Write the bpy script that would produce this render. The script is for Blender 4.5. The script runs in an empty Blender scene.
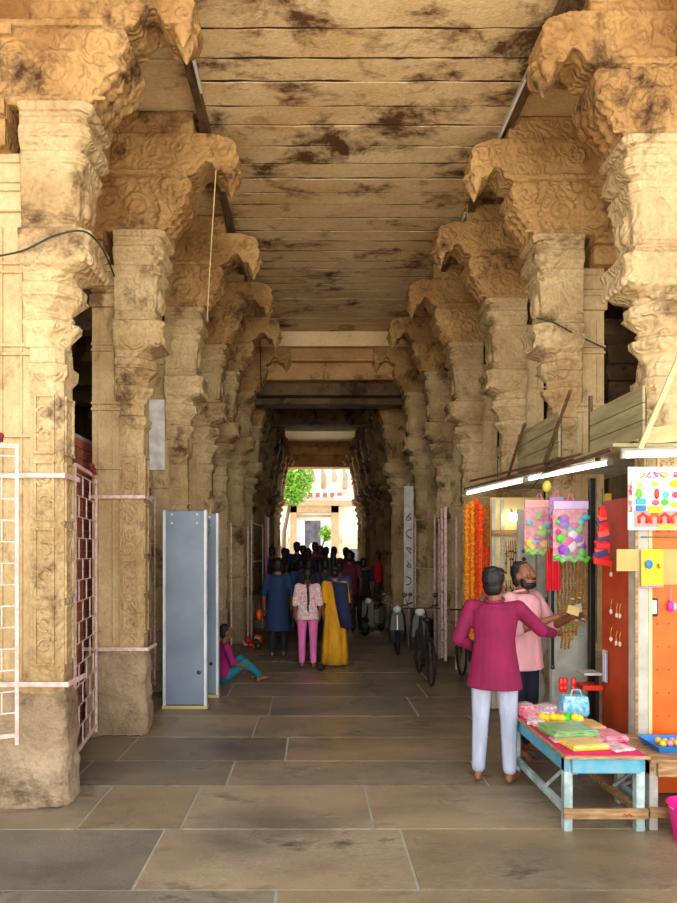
import bpy, bmesh, math, random
from mathutils import Vector, Matrix
PI = math.pi
S = bpy.context.scene
COL = S.collection
R = random.Random(7)

# ------------------------------------------------------------------ camera, world, sun, exposure
cd = bpy.data.cameras.new('camera'); cam = bpy.data.objects.new('camera', cd); COL.objects.link(cam)
cam.location = (0, 0, 1.8); cam.rotation_euler = (PI/2, 0, 0)
cd.sensor_width = 36; cd.lens = 650/903*36
cd.shift_x = 24.5/903; cd.shift_y = 100.5/903
cd.clip_start = .05; cd.clip_end = 400
S.camera = cam
W = bpy.data.worlds.new('sky'); S.world = W; W.use_nodes = True
nt = W.node_tree; nt.nodes.clear()
wo = nt.nodes.new('ShaderNodeOutputWorld'); bg = nt.nodes.new('ShaderNodeBackground')
bg.inputs[0].default_value = (.93, .96, 1, 1); bg.inputs[1].default_value = 2.2
nt.links.new(bg.outputs[0], wo.inputs[0])
sd = bpy.data.lights.new('sun', 'SUN'); sd.energy = 9; sd.angle = .02; sd.color = (1, .93, .82)
sun = bpy.data.objects.new('sun', sd); COL.objects.link(sun)
sun.rotation_euler = Vector((.55, .10, -.83)).to_track_quat('-Z', 'Y').to_euler()
# daylight through the open entrance behind the camera
ad = bpy.data.lights.new('entrance_daylight', 'AREA'); ad.shape = 'RECTANGLE'; ad.size = 8; ad.size_y = 5.5
ad.energy = 860; ad.color = (1, .95, .87)
al = bpy.data.objects.new('entrance_daylight', ad); COL.objects.link(al)
al.location = (.3, -8, 3.6); al.rotation_euler = (PI/2+.03, 0, 0)
S.view_settings.view_transform = 'Standard'; S.view_settings.look = 'None'
S.view_settings.exposure = .0; S.view_settings.gamma = 1; S.view_settings.use_curve_mapping = False
S.cycles.max_bounces = 7; S.cycles.diffuse_bounces = 5; S.cycles.transparent_max_bounces = 12
S.cycles.sample_clamp_indirect = 6; S.cycles.caustics_reflective = False; S.cycles.caustics_refractive = False
S.cycles.use_denoising = True

# ------------------------------------------------------------------ materials
def srgb(r, g, b):
    f = lambda c: (c/255/12.92) if c/255 <= .04045 else ((c/255+.055)/1.055)**2.4
    return (f(r), f(g), f(b), 1)
MATS = {}
def mat(name, col, rough=.7, col2=None, scale=6, bump=0, bscale=40, metal=0, emit=0, alpha=1, trans=0, stretch=(1, 1, 1), spec=.5):
    if name in MATS: return MATS[name]
    m = bpy.data.materials.new(name); m.use_nodes = True; n = m.node_tree; b = n.nodes['Principled BSDF']
    c = srgb(*col); c2 = srgb(*col2) if col2 else (c[0]*.82, c[1]*.82, c[2]*.82, 1)
    tc = n.nodes.new('ShaderNodeTexCoord'); mp = n.nodes.new('ShaderNodeMapping'); mp.inputs['Scale'].default_value = stretch
    n.links.new(tc.outputs['Object'], mp.inputs[0])
    ns = n.nodes.new('ShaderNodeTexNoise'); ns.inputs['Scale'].default_value = scale; ns.inputs['Detail'].default_value = 6
    n.links.new(mp.outputs[0], ns.inputs['Vector'])
    rp = n.nodes.new('ShaderNodeValToRGB'); rp.color_ramp.elements[0].position = .38; rp.color_ramp.elements[1].position = .62
    rp.color_ramp.elements[0].color = c2; rp.color_ramp.elements[1].color = c
    n.links.new(ns.outputs['Fac'], rp.inputs[0]); n.links.new(rp.outputs[0], b.inputs['Base Color'])
    b.inputs['Roughness'].default_value = rough; b.inputs['Metallic'].default_value = metal
    b.inputs['Specular IOR Level'].default_value = spec
    if emit: b.inputs['Emission Color'].default_value = c; b.inputs['Emission Strength'].default_value = emit
    if alpha < 1: b.inputs['Alpha'].default_value = alpha
    if trans: b.inputs['Transmission Weight'].default_value = trans
    if bump:
        n2 = n.nodes.new('ShaderNodeTexNoise'); n2.inputs['Scale'].default_value = bscale; n2.inputs['Detail'].default_value = 5
        n.links.new(mp.outputs[0], n2.inputs['Vector'])
        bp = n.nodes.new('ShaderNodeBump'); bp.inputs['Strength'].default_value = bump; bp.inputs['Distance'].default_value = .02
        n.links.new(n2.outputs['Fac'], bp.inputs['Height']); n.links.new(bp.outputs[0], b.inputs['Normal'])
    MATS[name] = m; return m

def stone(name, light, mid, dark, carve=0., stain=.5, tint=None, rough=.85, stretch=(1, 1, 1), stain_scale=1.6, grain=.5):
    """weathered granite: two scales of colour, dark stains, fine grain, optional carved relief"""
    m = bpy.data.materials.new(name); m.use_nodes = True; n = m.node_tree; b = n.nodes['Principled BSDF']; L = n.links.new
    g = n.nodes.new('ShaderNodeNewGeometry'); mp = n.nodes.new('ShaderNodeMapping'); mp.inputs['Scale'].default_value = stretch
    L(g.outputs['Position'], mp.inputs[0])
    def noise(sc, det=8, dist=0, ro=.6):
        t = n.nodes.new('ShaderNodeTexNoise'); t.inputs['Scale'].default_value = sc; t.inputs['Detail'].default_value = det
        t.inputs['Roughness'].default_value = ro; t.inputs['Distortion'].default_value = dist
        L(mp.outputs[0], t.inputs['Vector']); return t
    def ramp(src, stops):
        r = n.nodes.new('ShaderNodeValToRGB'); e = r.color_ramp.elements
        e[0].position, e[0].color = stops[0]; e[1].position, e[1].color = stops[-1]
        for p, c in stops[1:-1]: x = e.new(p); x.color = c
        L(src, r.inputs[0]); return r
    def mix(fac, a, bb, mode='MIX'):
        x = n.nodes.new('ShaderNodeMix'); x.data_type = 'RGBA'; x.blend_type = mode
        if isinstance(fac, float): x.inputs[0].default_value = fac
        else: L(fac, x.inputs[0])
        for s, i in ((a, 6), (bb, 7)):
            if isinstance(s, tuple): x.inputs[i].default_value = s
            else: L(s, x.inputs[i])
        return x.outputs[2]
    A = ramp(noise(1.3, 9, .1).outputs['Fac'], [(.35, srgb(*mid)), (.62, srgb(*light))])
    B = ramp(noise(34, 9, .3, .72).outputs['Fac'], [(.3, (.74, .72, .68, 1)), (.66, (1.06, 1.05, 1.03, 1))])
    c = mix(1., A.outputs[0], B.outputs[0], 'MULTIPLY')
    st = ramp(noise(stain_scale, 12, .25, .72).outputs['Fac'], [(.60-.12*stain, (0, 0, 0, 1)), (.70-.1*stain, (1, 1, 1, 1))])
    c = mix(st.outputs[0], c, srgb(*dark))
    if tint:
        tt = ramp(noise(.9, 6, .2).outputs['Fac'], [(.42, (0, 0, 0, 1)), (.72, (1, 1, 1, 1))])
        c = mix(tt.outputs[0], c, srgb(*tint))
    L(c, b.inputs['Base Color'])
    b.inputs['Roughness'].default_value = rough; b.inputs['Specular IOR Level'].default_value = .3
    h = noise(55, 6).outputs['Fac']
    bp = n.nodes.new('ShaderNodeBump'); bp.inputs['Strength'].default_value = grain; bp.inputs['Distance'].default_value = .012
    L(h, bp.inputs['Height']); last = bp
    if carve:
        v = n.nodes.new('ShaderNodeTexVoronoi'); v.feature = 'SMOOTH_F1'; v.inputs['Scale'].default_value = 8
        dn = n.nodes.new('ShaderNodeTexNoise'); dn.inputs['Scale'].default_value = 5; dn.inputs['Detail'].default_value = 2
        L(mp.outputs[0], dn.inputs['Vector'])
        vm = n.nodes.new('ShaderNodeVectorMath'); vm.operation = 'MULTIPLY_ADD'
        L(dn.outputs['Color'], vm.inputs[0]); vm.inputs[1].default_value = (.2, .2, .2); L(mp.outputs[0], vm.inputs[2])
        L(vm.outputs[0], v.inputs['Vector'])
        w = n.nodes.new('ShaderNodeMath'); w.operation = 'MULTIPLY'; w.inputs[1].default_value = 24; L(v.outputs['Distance'], w.inputs[0])
        sn = n.nodes.new('ShaderNodeMath'); sn.operation = 'SINE'; L(w.outputs[0], sn.inputs[0])
        b2 = n.nodes.new('ShaderNodeBump'); b2.inputs['Strength'].default_value = carve; b2.inputs['Distance'].default_value = .022
        L(sn.outputs[0], b2.inputs['Height']); L(bp.outputs[0], b2.inputs['Normal']); last = b2
    L(last.outputs[0], b.inputs['Normal'])
    MATS[name] = m; return m

LT, MD, DK = (212, 188, 144), (172, 142, 98), (106, 80, 52)
stone('pier_stone', LT, MD, DK, 0, .3, stretch=(1, 1, .8))
stone('carved_stone', LT, (170, 138, 94), (92, 66, 42), .34, .45)
stone('capital_stone', (198, 160, 106), (148, 108, 62), (70, 46, 28), .36, .55)
stone('base_stone', (186, 164, 136), (150, 126, 98), (92, 74, 56), .15, .45, grain=.9)
stone('ceiling_stone', (240, 214, 168), (216, 180, 128), (96, 62, 36), 0, .74, stretch=(.72, 1.05, 1), stain_scale=1.7, grain=.7)
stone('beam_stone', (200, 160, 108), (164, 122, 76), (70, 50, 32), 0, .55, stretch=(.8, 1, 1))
stone('shaded_stone', (150, 118, 78), (104, 78, 50), (44, 32, 22), .2, .7)  # inner passage pillars: the dimness there is put into this darker colour
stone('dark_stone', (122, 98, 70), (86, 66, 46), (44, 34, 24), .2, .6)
stone('soffit_stone', (232, 220, 196), (222, 206, 176), (200, 180, 150), 0, .1)
stone('pale_stone', (246, 222, 176), (232, 200, 150), (190, 150, 100), 0, .2)
def floor_material():
    m = stone('floor_stone', (160, 150, 132), (110, 103, 93), (84, 78, 72), 0, .5, tint=(160, 143, 116), rough=.42, stretch=(.8, 1.5, 1), stain_scale=2.6, grain=.65)
    n = m.node_tree; b = n.nodes['Principled BSDF']; L = n.links.new
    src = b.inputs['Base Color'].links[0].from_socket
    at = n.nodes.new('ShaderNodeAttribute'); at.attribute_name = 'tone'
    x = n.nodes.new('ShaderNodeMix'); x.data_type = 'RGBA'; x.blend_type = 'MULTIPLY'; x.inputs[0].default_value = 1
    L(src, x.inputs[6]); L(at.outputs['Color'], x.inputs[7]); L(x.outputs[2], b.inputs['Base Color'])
    b.inputs['Specular IOR Level'].default_value = .6
    rr = n.nodes.new('ShaderNodeTexNoise'); rr.inputs['Scale'].default_value = 2.5; rr.inputs['Detail'].default_value = 6
    mr = n.nodes.new('ShaderNodeMapRange'); mr.inputs[1].default_value = .35; mr.inputs[2].default_value = .65; mr.inputs[3].default_value = .2; mr.inputs[4].default_value = .5
    L(rr.outputs['Fac'], mr.inputs[0]); L(mr.outputs[0], b.inputs['Roughness'])
floor_material()
M = MATS
mat('mortar', (176, 168, 154), .9, bump=.3)
mat('brown_wood', (118, 88, 58), .7, (76, 52, 32), 8, .3, 30, stretch=(6, 1, 6))
mat('old_wood', (186, 150, 104), .75, (140, 104, 66), 7, .3, 30, stretch=(1, 6, 6))
mat('ply', (176, 164, 122), .7, (146, 134, 96), 5, .2, 20, stretch=(1, .4, 3))
mat('blue_paint', (60, 160, 196), .5, (112, 168, 184), 11, .2)
mat('pale_paint', (188, 208, 206), .55, (140, 160, 160), 9, .2)
mat('white_paint', (214, 200, 196), .6, (178, 150, 142), 14)
mat('pink_white_iron', (230, 206, 198), .55, (206, 168, 158), 18)
mat('detector_grey', (128, 142, 158), .45, (112, 126, 144), 2)
mat('detector_trim', (226, 230, 234), .4, (200, 206, 212), 3)
mat('detector_foot', (196, 180, 120), .6)
mat('detector_box', (132, 158, 136), .5)
mat('black_plastic', (22, 22, 24), .35)
mat('dark_rubber', (26, 24, 23), .7)
mat('chrome', (190, 190, 190), .2, metal=1)
mat('brick', (168, 92, 66), .85, (136, 70, 50), 6, .3)
mat('red_board', (192, 74, 30), .45, (170, 62, 24), 4)
mat('orange_board', (236, 108, 22), .45, (222, 92, 14), 4)
mat('hole', (120, 44, 10), .8)
mat('cream_board', (232, 212, 158), .6, (214, 190, 132), 4)
mat('grey_metal', (186, 184, 172), .5, (158, 156, 146), 5)
mat('white_metal', (196, 192, 182), .5, (172, 168, 156), 7)
mat('cardboard', (214, 172, 104), .7, (200, 156, 90), 5)
mat('gold', (226, 164, 56), .35, (190, 124, 36), 30, metal=.3)
mat('tube_light', (255, 252, 240), .4, (255, 252, 240), emit=6)
mat('bulb', (255, 236, 190), .4, (255, 236, 190), emit=12)
mat('cable', (36, 44, 40), .6)
mat('skin', (138, 88, 58), .55, (126, 78, 50), 12)
mat('skin_dark', (110, 68, 46), .55, (96, 58, 40), 12)
mat('hair', (20, 17, 18), .5, (10, 9, 10), 40, .4, 120)
mat('eye_white', (176, 160, 150), .5); mat('iris', (28, 18, 12), .2)
mat('leaf', (140, 190, 50), .6, (90, 150, 30), 3, .4, 10)
mat('bark', (110, 90, 70), .9, bump=.6)
mat('outside_ground', (226, 214, 196), .9, (206, 192, 170), 2)
mat('facade', (240, 234, 222), .9, (228, 216, 198), .8)
mat('facade_cream', (232, 216, 186), .9, (206, 180, 134), .8)
mat('facade_grey', (178, 160, 140), .9, (150, 132, 112), 1)
mat('facade_dark', (96, 100, 120), .8, (70, 70, 86), 2)
mat('facade_red', (170, 96, 84), .8)
def cloth(name, col, col2=None, rough=.85, sc=14): return mat(name, col, rough, tuple(int(c*.88) for c in col), 5, 1., 4.5, stretch=(2.2, 2.2, .7))
def plain(col, rough=.45, **k): return mat('plastic_%02x%02x%02x' % col, col, rough, tuple(int(c*.93) for c in col), 5, **k)
mat('clear_film', (240, 240, 245), .12, alpha=.22)
mat('print_pink', (232, 30, 84), .2, (250, 150, 170), 26)
mat('print_red', (224, 34, 40), .3, (250, 200, 190), 30)
mat('print_green', (66, 150, 30), .2, (130, 190, 70), 22)
mat('print_yellow', (246, 208, 20), .3, (232, 180, 10), 16)
mat('print_blue', (70, 176, 220), .3, (180, 226, 240), 30)
mat('print_white', (240, 236, 236), .3, (226, 120, 140), 34)

# ------------------------------------------------------------------ mesh helpers
class MB:
    def __init__(s): s.v = []; s.f = []
    def add(s, vs, fs):
        o = len(s.v); s.v += [tuple(v) for v in vs]; s.f += [tuple(i+o for i in f) for f in fs]
    def box(s, x0, x1, y0, y1, z0, z1):
        if x0 > x1: x0, x1 = x1, x0
        if y0 > y1: y0, y1 = y1, y0
        if z0 > z1: z0, z1 = z1, z0
        s.add([(x0,y0,z0),(x1,y0,z0),(x1,y1,z0),(x0,y1,z0),(x0,y0,z1),(x1,y0,z1),(x1,y1,z1),(x0,y1,z1)],
              [(0,3,2,1),(4,5,6,7),(0,1,5,4),(1,2,6,5),(2,3,7,6),(3,0,4,7)]); return s
    def obox(s, c, size, rot):
        m = Matrix.LocRotScale(Vector(c), rot if hasattr(rot, 'to_matrix') else rot, None)
        t = MB().box(-size[0]/2, size[0]/2, -size[1]/2, size[1]/2, -size[2]/2, size[2]/2)
        s.add([m @ Vector(v) for v in t.v], t.f); return s
    def rings(s, rs, close=True):
        n = len(rs[0]); o = []
        for r in rs: o += list(r)
        f = []
        for i in range(len(rs)-1):
            for k in range(n):
                a = i*n+k; b = i*n+(k+1) % n; f.append((a, b, b+n, a+n))
        if close: f.append(tuple(range(n))[::-1]); f.append(tuple((len(rs)-1)*n+k for k in range(n)))
        s.add(o, f); return s
    def lathe(s, c, prof, n=12, sx=1, sy=1):
        s.rings([[(c[0]+r*sx*math.cos(2*PI*k/n), c[1]+r*sy*math.sin(2*PI*k/n), c[2]+z) for k in range(n)] for z, r in prof]); return s
    def tube(s, pts, r, n=6, close=True):
        pts = [Vector(p) for p in pts]; rs = []; N = len(pts)
        rr = r if isinstance(r, (list, tuple)) else [r]*N
        ref = None
        for i, p in enumerate(pts):
            t = (pts[min(i+1, N-1)]-pts[max(i-1, 0)])
            if t.length < 1e-6: t = Vector((0, 0, 1))
            t.normalize()
            if ref is None: ref = Vector((0, 0, 1)) if abs(t.z) < .9 else Vector((0, 1, 0))
            a = t.cross(ref); 
            if a.length < 1e-5: a = t.orthogonal()
            a.normalize(); b = t.cross(a); ref = -b if False else ref
            rs.append([p+rr[i]*(math.cos(2*PI*k/n)*a+math.sin(2*PI*k/n)*b) for k in range(n)])
        s.rings(rs, close); return s
    def ball(s, c, r, n=10, m=6, sc=(1, 1, 1)):
        rs = []
        for j in range(m+1):
            a = -PI/2+PI*max(.02, min(.98, j/m)); rs.append([(c[0]+sc[0]*r*math.cos(a)*math.cos(2*PI*k/n), c[1]+sc[1]*r*math.cos(a)*math.sin(2*PI*k/n), c[2]+sc[2]*r*math.sin(a)) for k in range(n)])
        s.rings(rs); return s
    def prism(s, poly, v0, v1, axis='y'):
        """poly in (x,z) extruded along y (or (y,z) along x, (x,y) along z)"""
        n = len(poly)
        def P(a, b, c): return {'y': (a, c, b), 'x': (c, a, b), 'z': (a, b, c)}[axis]
        s.add([P(a, b, v0) for a, b in poly]+[P(a, b, v1) for a, b in poly],
              [tuple(range(n)), tuple(range(2*n-1, n-1, -1))]+[(k, k+n, (k+1) % n+n, (k+1) % n) for k in range(n)]); return s
    def build(s, name, m, parent=None, smooth=False, bevel=0, loc=None, recalc=True):
        me = bpy.data.meshes.new(name); me.from_pydata(s.v, [], s.f); me.update()
        if recalc:
            b = bmesh.new(); b.from_mesh(me); bmesh.ops.recalc_face_normals(b, faces=b.faces); b.to_mesh(me); b.free()
        me.materials.append(M[m] if isinstance(m, str) else m)
        if smooth:
            for p in me.polygons: p.use_smooth = True
        o = bpy.data.objects.new(name, me); COL.objects.link(o)
        if smooth == 'auto':
            md = o.modifiers.new('es', 'EDGE_SPLIT'); md.split_angle = .7
        if bevel: md = o.modifiers.new('bev', 'BEVEL'); md.width = bevel; md.segments = 2; md.limit_method = 'ANGLE'; md.angle_limit = .6
        if parent: o.parent = parent
        if loc: o.location = loc
        return o
def thing(name, label, cat, loc=(0, 0, 0), rz=0, group=None):
    o = bpy.data.objects.new(name, None); COL.objects.link(o); o.location = loc; o.rotation_euler = (0, 0, rz); o.empty_display_size = .1
    return tag(o, label, cat, group)
def tag(o, label, cat, group=None):
    o['label'] = label; o['category'] = cat
    if group: o['group'] = group
    return o
def struct(o): o['kind'] = 'structure'; return o
def copy_tree(o, parent=None):
    c = o.copy(); COL.objects.link(c)
    if parent: c.parent = parent
    for ch in list(o.children): copy_tree(ch, c)
    return c

# ------------------------------------------------------------------ setting: floor
def build_floor():
    ys = [1.2, 2.0, 2.75, 3.46, 4.22, 5.0, 5.6, 6.32, 7.13, 8.07]
    while ys[-1] < 15.2: ys.append(ys[-1]+R.uniform(.75, 1.05))
    ys[-1] = 15.5
    spec = {2.75: [-.2, 2.1], 3.46: [-.97, .56, 2.9], 4.22: [-1.55, -.87, .39, 2.2], 5.0: [-1.9, -.68, 1.35, 2.5], 5.6: [-1.7, -.25, 1.9],
            6.32: [-1.45, -.6, 1.7], 7.13: [-.5, 1.15, 2.4]}
    verts = []; faces = []; tone = []
    rr = random.Random(3)
    for a, b in zip(ys[:-1], ys[1:]):
        xs = spec.get(a)
        if xs is None:
            xs = []; x = -3+rr.uniform(0, 1)
            while x < 4: xs.append(x); x += rr.uniform(1., 2.1)
        xs = [-5.6]+([-3.4] if xs[0] > -2.6 else [])+xs+[4, 5.6, 7.6]
        for i, (x0, x1) in enumerate(zip(xs[:-1], xs[1:])):
            g = .009; sk = rr.uniform(-.04, .04) if 0 < i < len(xs)-2 else 0
            zt = rr.uniform(-.0015, .0015)
            o = len(verts)
            q = [(x0+g, a+g), (x1-g, a+g), (x1-g, b-g), (x0+g, b-g)]
            verts += [(x, y, zt) for x, y in q]+[(x, y, -.05) for x, y in q]
            faces += [(o, o+1, o+2, o+3), (o, o+4, o+5, o+1), (o+1, o+5, o+6, o+2), (o+2, o+6, o+7, o+3), (o+3, o+7, o+4, o)]
            t = rr.choice([(1.0, .95, .88), (.8, .8, .8), (.95, .86, .72), (.7, .7, .72), (.9, .86, .8)])
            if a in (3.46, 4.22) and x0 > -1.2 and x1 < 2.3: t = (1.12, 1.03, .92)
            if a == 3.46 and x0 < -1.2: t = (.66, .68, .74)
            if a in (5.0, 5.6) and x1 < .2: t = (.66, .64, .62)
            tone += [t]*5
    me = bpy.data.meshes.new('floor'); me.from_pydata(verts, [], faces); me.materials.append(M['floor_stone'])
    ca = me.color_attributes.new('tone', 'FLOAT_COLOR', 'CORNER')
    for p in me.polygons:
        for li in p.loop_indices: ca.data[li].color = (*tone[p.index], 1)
    o = bpy.data.objects.new('floor', me); COL.objects.link(o); struct(o)
    o['label'] = 'worn grey and tan stone slab floor'
    struct(MB().box(-5.6, 7.6, 1.2, 15.5, -.3, -.006).build('floor_bed', 'mortar'))
    # raised floor of the inner passage
    st = MB().box(-5.6, 7.6, 15.5, 24.6, -.3, .2)
    b = st.build('floor_step', 'floor_stone', bevel=.02); struct(b)
    ca = b.data.color_attributes.new('tone', 'FLOAT_COLOR', 'CORNER')
    for d in ca.data: d.color = (.85, .8, .75, 1)
    struct(MB().box(-30, 30, 24.6, 70, -.3, .18).build('ground_outside', 'outside_ground'))
    struct(MB().box(-30, 30, -30, 1.2, -.3, -.005).build('ground_entrance', 'outside_ground'))
build_floor()

# ------------------------------------------------------------------ setting: ceiling, beams, walls
def build_ceiling():
    b = MB(); y = 2.6; rr = random.Random(5); joints = []
    while y < 12.75:
        w = rr.uniform(.25, .36)
        dz = rr.uniform(-.004, .004)
        n = 14; x0, x1 = -1.05, 1.92
        # slab with gently uneven lower edges
        top = []; 
        e0 = [rr.uniform(-.008, .008) for _ in range(n+1)]; e1 = [rr.uniform(-.008, .008) for _ in range(n+1)]
        vs = []; fs = []
        for k in range(n+1):
            x = x0+(x1-x0)*k/n
            vs += [(x, y+.008+e0[k]*.9, 6.16+dz), (x, y+.010+e0[k], 6.10+dz+e1[k]*.4), (x, y+w-.010+e1[k], 6.10+dz+e0[k]*.4), (x, y+w-.008+e1[k]*.9, 6.16+dz), (x, y+w-.01, 6.3), (x, y+.01, 6.3)]
        for k in range(n):
            for j in range(6):
                a = k*6+j; c = k*6+(j+1) % 6; fs.append((a, c, c+6, a+6))
        fs += [tuple(range(6)), tuple(n*6+j for j in range(6))[::-1]]
        b.add(vs, fs); y += w; joints.append(y)
    c = b.build('ceiling', 'ceiling_stone', bevel=.004); struct(c)
    g = MB()
    for yj in joints:
        n = 30
        g.rings([[(x0+(x1-x0)*k/n, yj-a_, 6.103), (x0+(x1-x0)*k/n, yj+c_, 6.103), (x0+(x1-x0)*k/n, yj+.008, 6.2), (x0+(x1-x0)*k/n, yj-.008, 6.2)]
                 for k in range(n+1) for a_, c_ in [(rr.uniform(.006, .022), rr.uniform(.006, .022))]])
    struct(g.build('ceiling_joints', mat('soot_mortar', (62, 44, 30), .95)))
    # roof mass and side bays
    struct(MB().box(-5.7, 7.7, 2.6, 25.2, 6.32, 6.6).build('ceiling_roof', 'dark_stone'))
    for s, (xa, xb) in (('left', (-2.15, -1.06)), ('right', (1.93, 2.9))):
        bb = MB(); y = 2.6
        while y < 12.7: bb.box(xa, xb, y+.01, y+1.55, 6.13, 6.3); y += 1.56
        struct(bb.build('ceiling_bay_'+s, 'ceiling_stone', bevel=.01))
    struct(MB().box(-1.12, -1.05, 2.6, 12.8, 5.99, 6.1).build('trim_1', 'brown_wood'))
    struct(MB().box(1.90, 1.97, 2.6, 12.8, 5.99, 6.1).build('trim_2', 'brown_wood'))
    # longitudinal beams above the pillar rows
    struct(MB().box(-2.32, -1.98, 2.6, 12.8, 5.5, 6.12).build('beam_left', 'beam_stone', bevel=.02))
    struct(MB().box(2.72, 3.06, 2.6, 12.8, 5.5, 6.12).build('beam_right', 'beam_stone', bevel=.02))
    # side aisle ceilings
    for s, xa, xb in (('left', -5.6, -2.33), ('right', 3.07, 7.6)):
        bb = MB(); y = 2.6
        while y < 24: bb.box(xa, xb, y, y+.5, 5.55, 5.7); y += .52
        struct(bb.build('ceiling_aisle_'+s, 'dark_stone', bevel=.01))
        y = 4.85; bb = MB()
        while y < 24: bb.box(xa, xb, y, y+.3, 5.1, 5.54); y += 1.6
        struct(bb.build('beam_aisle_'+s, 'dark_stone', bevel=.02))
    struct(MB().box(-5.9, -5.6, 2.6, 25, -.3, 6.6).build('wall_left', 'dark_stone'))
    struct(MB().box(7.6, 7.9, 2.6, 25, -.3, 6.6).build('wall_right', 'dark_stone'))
    # stepped cross beam closing the tall bay
    b = MB()
    b.box(-2.3, 3.05, 12.72, 13.1, 5.86, 6.06); b.box(-2.3, 3.05, 12.82, 13.3, 5.62, 5.84)
    b.box(-2.3, 3.05, 12.78, 13.3, 5.56, 5.62); b.box(-2.3, 3.05, 12.9, 13.3, 5.22, 5.56)
    struct(b.build('beam_cross', 'beam_stone', bevel=.02))
    struct(MB().box(-1.3, 1.95, 12.62, 12.72, 5.80, 6.09).build('ceiling_end_slab', 'pale_stone', bevel=.01))
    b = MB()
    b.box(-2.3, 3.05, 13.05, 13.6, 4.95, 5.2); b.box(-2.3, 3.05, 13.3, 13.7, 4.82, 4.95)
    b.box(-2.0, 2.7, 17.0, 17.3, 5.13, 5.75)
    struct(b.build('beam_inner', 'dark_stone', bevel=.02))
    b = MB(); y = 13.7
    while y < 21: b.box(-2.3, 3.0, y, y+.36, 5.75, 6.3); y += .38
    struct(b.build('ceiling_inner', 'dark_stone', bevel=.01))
    struct(MB().box(-1.6, 2.2, 21.1, 24.5, 5.96, 6.2).build('ceiling_porch', 'soffit_stone'))
    # portal wall with opening
    b = MB()
    b.box(-5.6, -1.45, 24.6, 25.2, -.3, 6.4); b.box(1.95, 7.6, 24.6, 25.2, -.3, 6.4); b.box(-1.5, 2.0, 24.62, 25.18, 5.0, 6.4)
    b.box(-1.5, 2.0, 24.45, 24.62, 5.45, 5.75); b.box(-1.5, 2.0, 24.5, 24.62, 5.0, 5.12)
    struct(b.build('wall_back', 'beam_stone', bevel=.02))
build_ceiling()
# reddish brick infill behind the left gates
def brick_wall():
    b = MB(); z = .02
    k = 0
    while z < 2.9:
        y = 4.86-(.11 if k % 2 else 0)
        while y < 7.4: b.box(-2.38, -2.29, y, y+.21, z, z+.085); y += .225
        z += .1; k += 1
    struct(b.build('wall_brick', 'brick'))
    struct(MB().box(-2.44, -2.31, 4.72, 7.62, 0, 2.95).build('wall_brick_mortar', 'mortar'))
brick_wall()

# ------------------------------------------------------------------ pillars
TX = {}
def weather(o, vox, st, kind='CLOUDS', size=.09, fine=True):
    """melt the pieces of one carved part together and wear its surface with real relief"""
    o.modifiers.clear()
    m = o.modifiers.new('worn', 'REMESH'); m.mode = 'VOXEL'; m.voxel_size = vox; m.use_smooth_shade = True
    key = (kind, size)
    if key not in TX:
        t = bpy.data.textures.new('wear', kind); t.noise_scale = size
        if kind == 'CLOUDS': t.noise_depth = 3
        TX[key] = t
    d = o.modifiers.new('relief', 'DISPLACE'); d.texture = TX[key]; d.strength = st; d.mid_level = .5; d.texture_coords = 'GLOBAL'
def spiral(mb, cu, cz, r0, turns, v, s, rad=.014, a0=0, dirn=1, plane='front', n=30):
    pts = []; rr = []
    for i in range(n+1):
        t = i/n; a = a0+dirn*turns*2*PI*t; r = r0*(1-t)**.8+.004
        pts.append((s*(cu+r*math.cos(a)), v, cz+r*math.sin(a))); rr.append(rad*(1-.5*t))
    mb.tube(pts, rr, 5)
def ring8(u0, u1, v0, v1, z, c, s):
    c = min(c, (u1-u0)/2.2, (v1-v0)/2.2)
    p = [(u0, v0), (u1-c, v0), (u1, v0+c), (u1, v1-c), (u1-c, v1), (u0, v1)]
    return [(s*u, v, z) for u, v in p]
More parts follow.
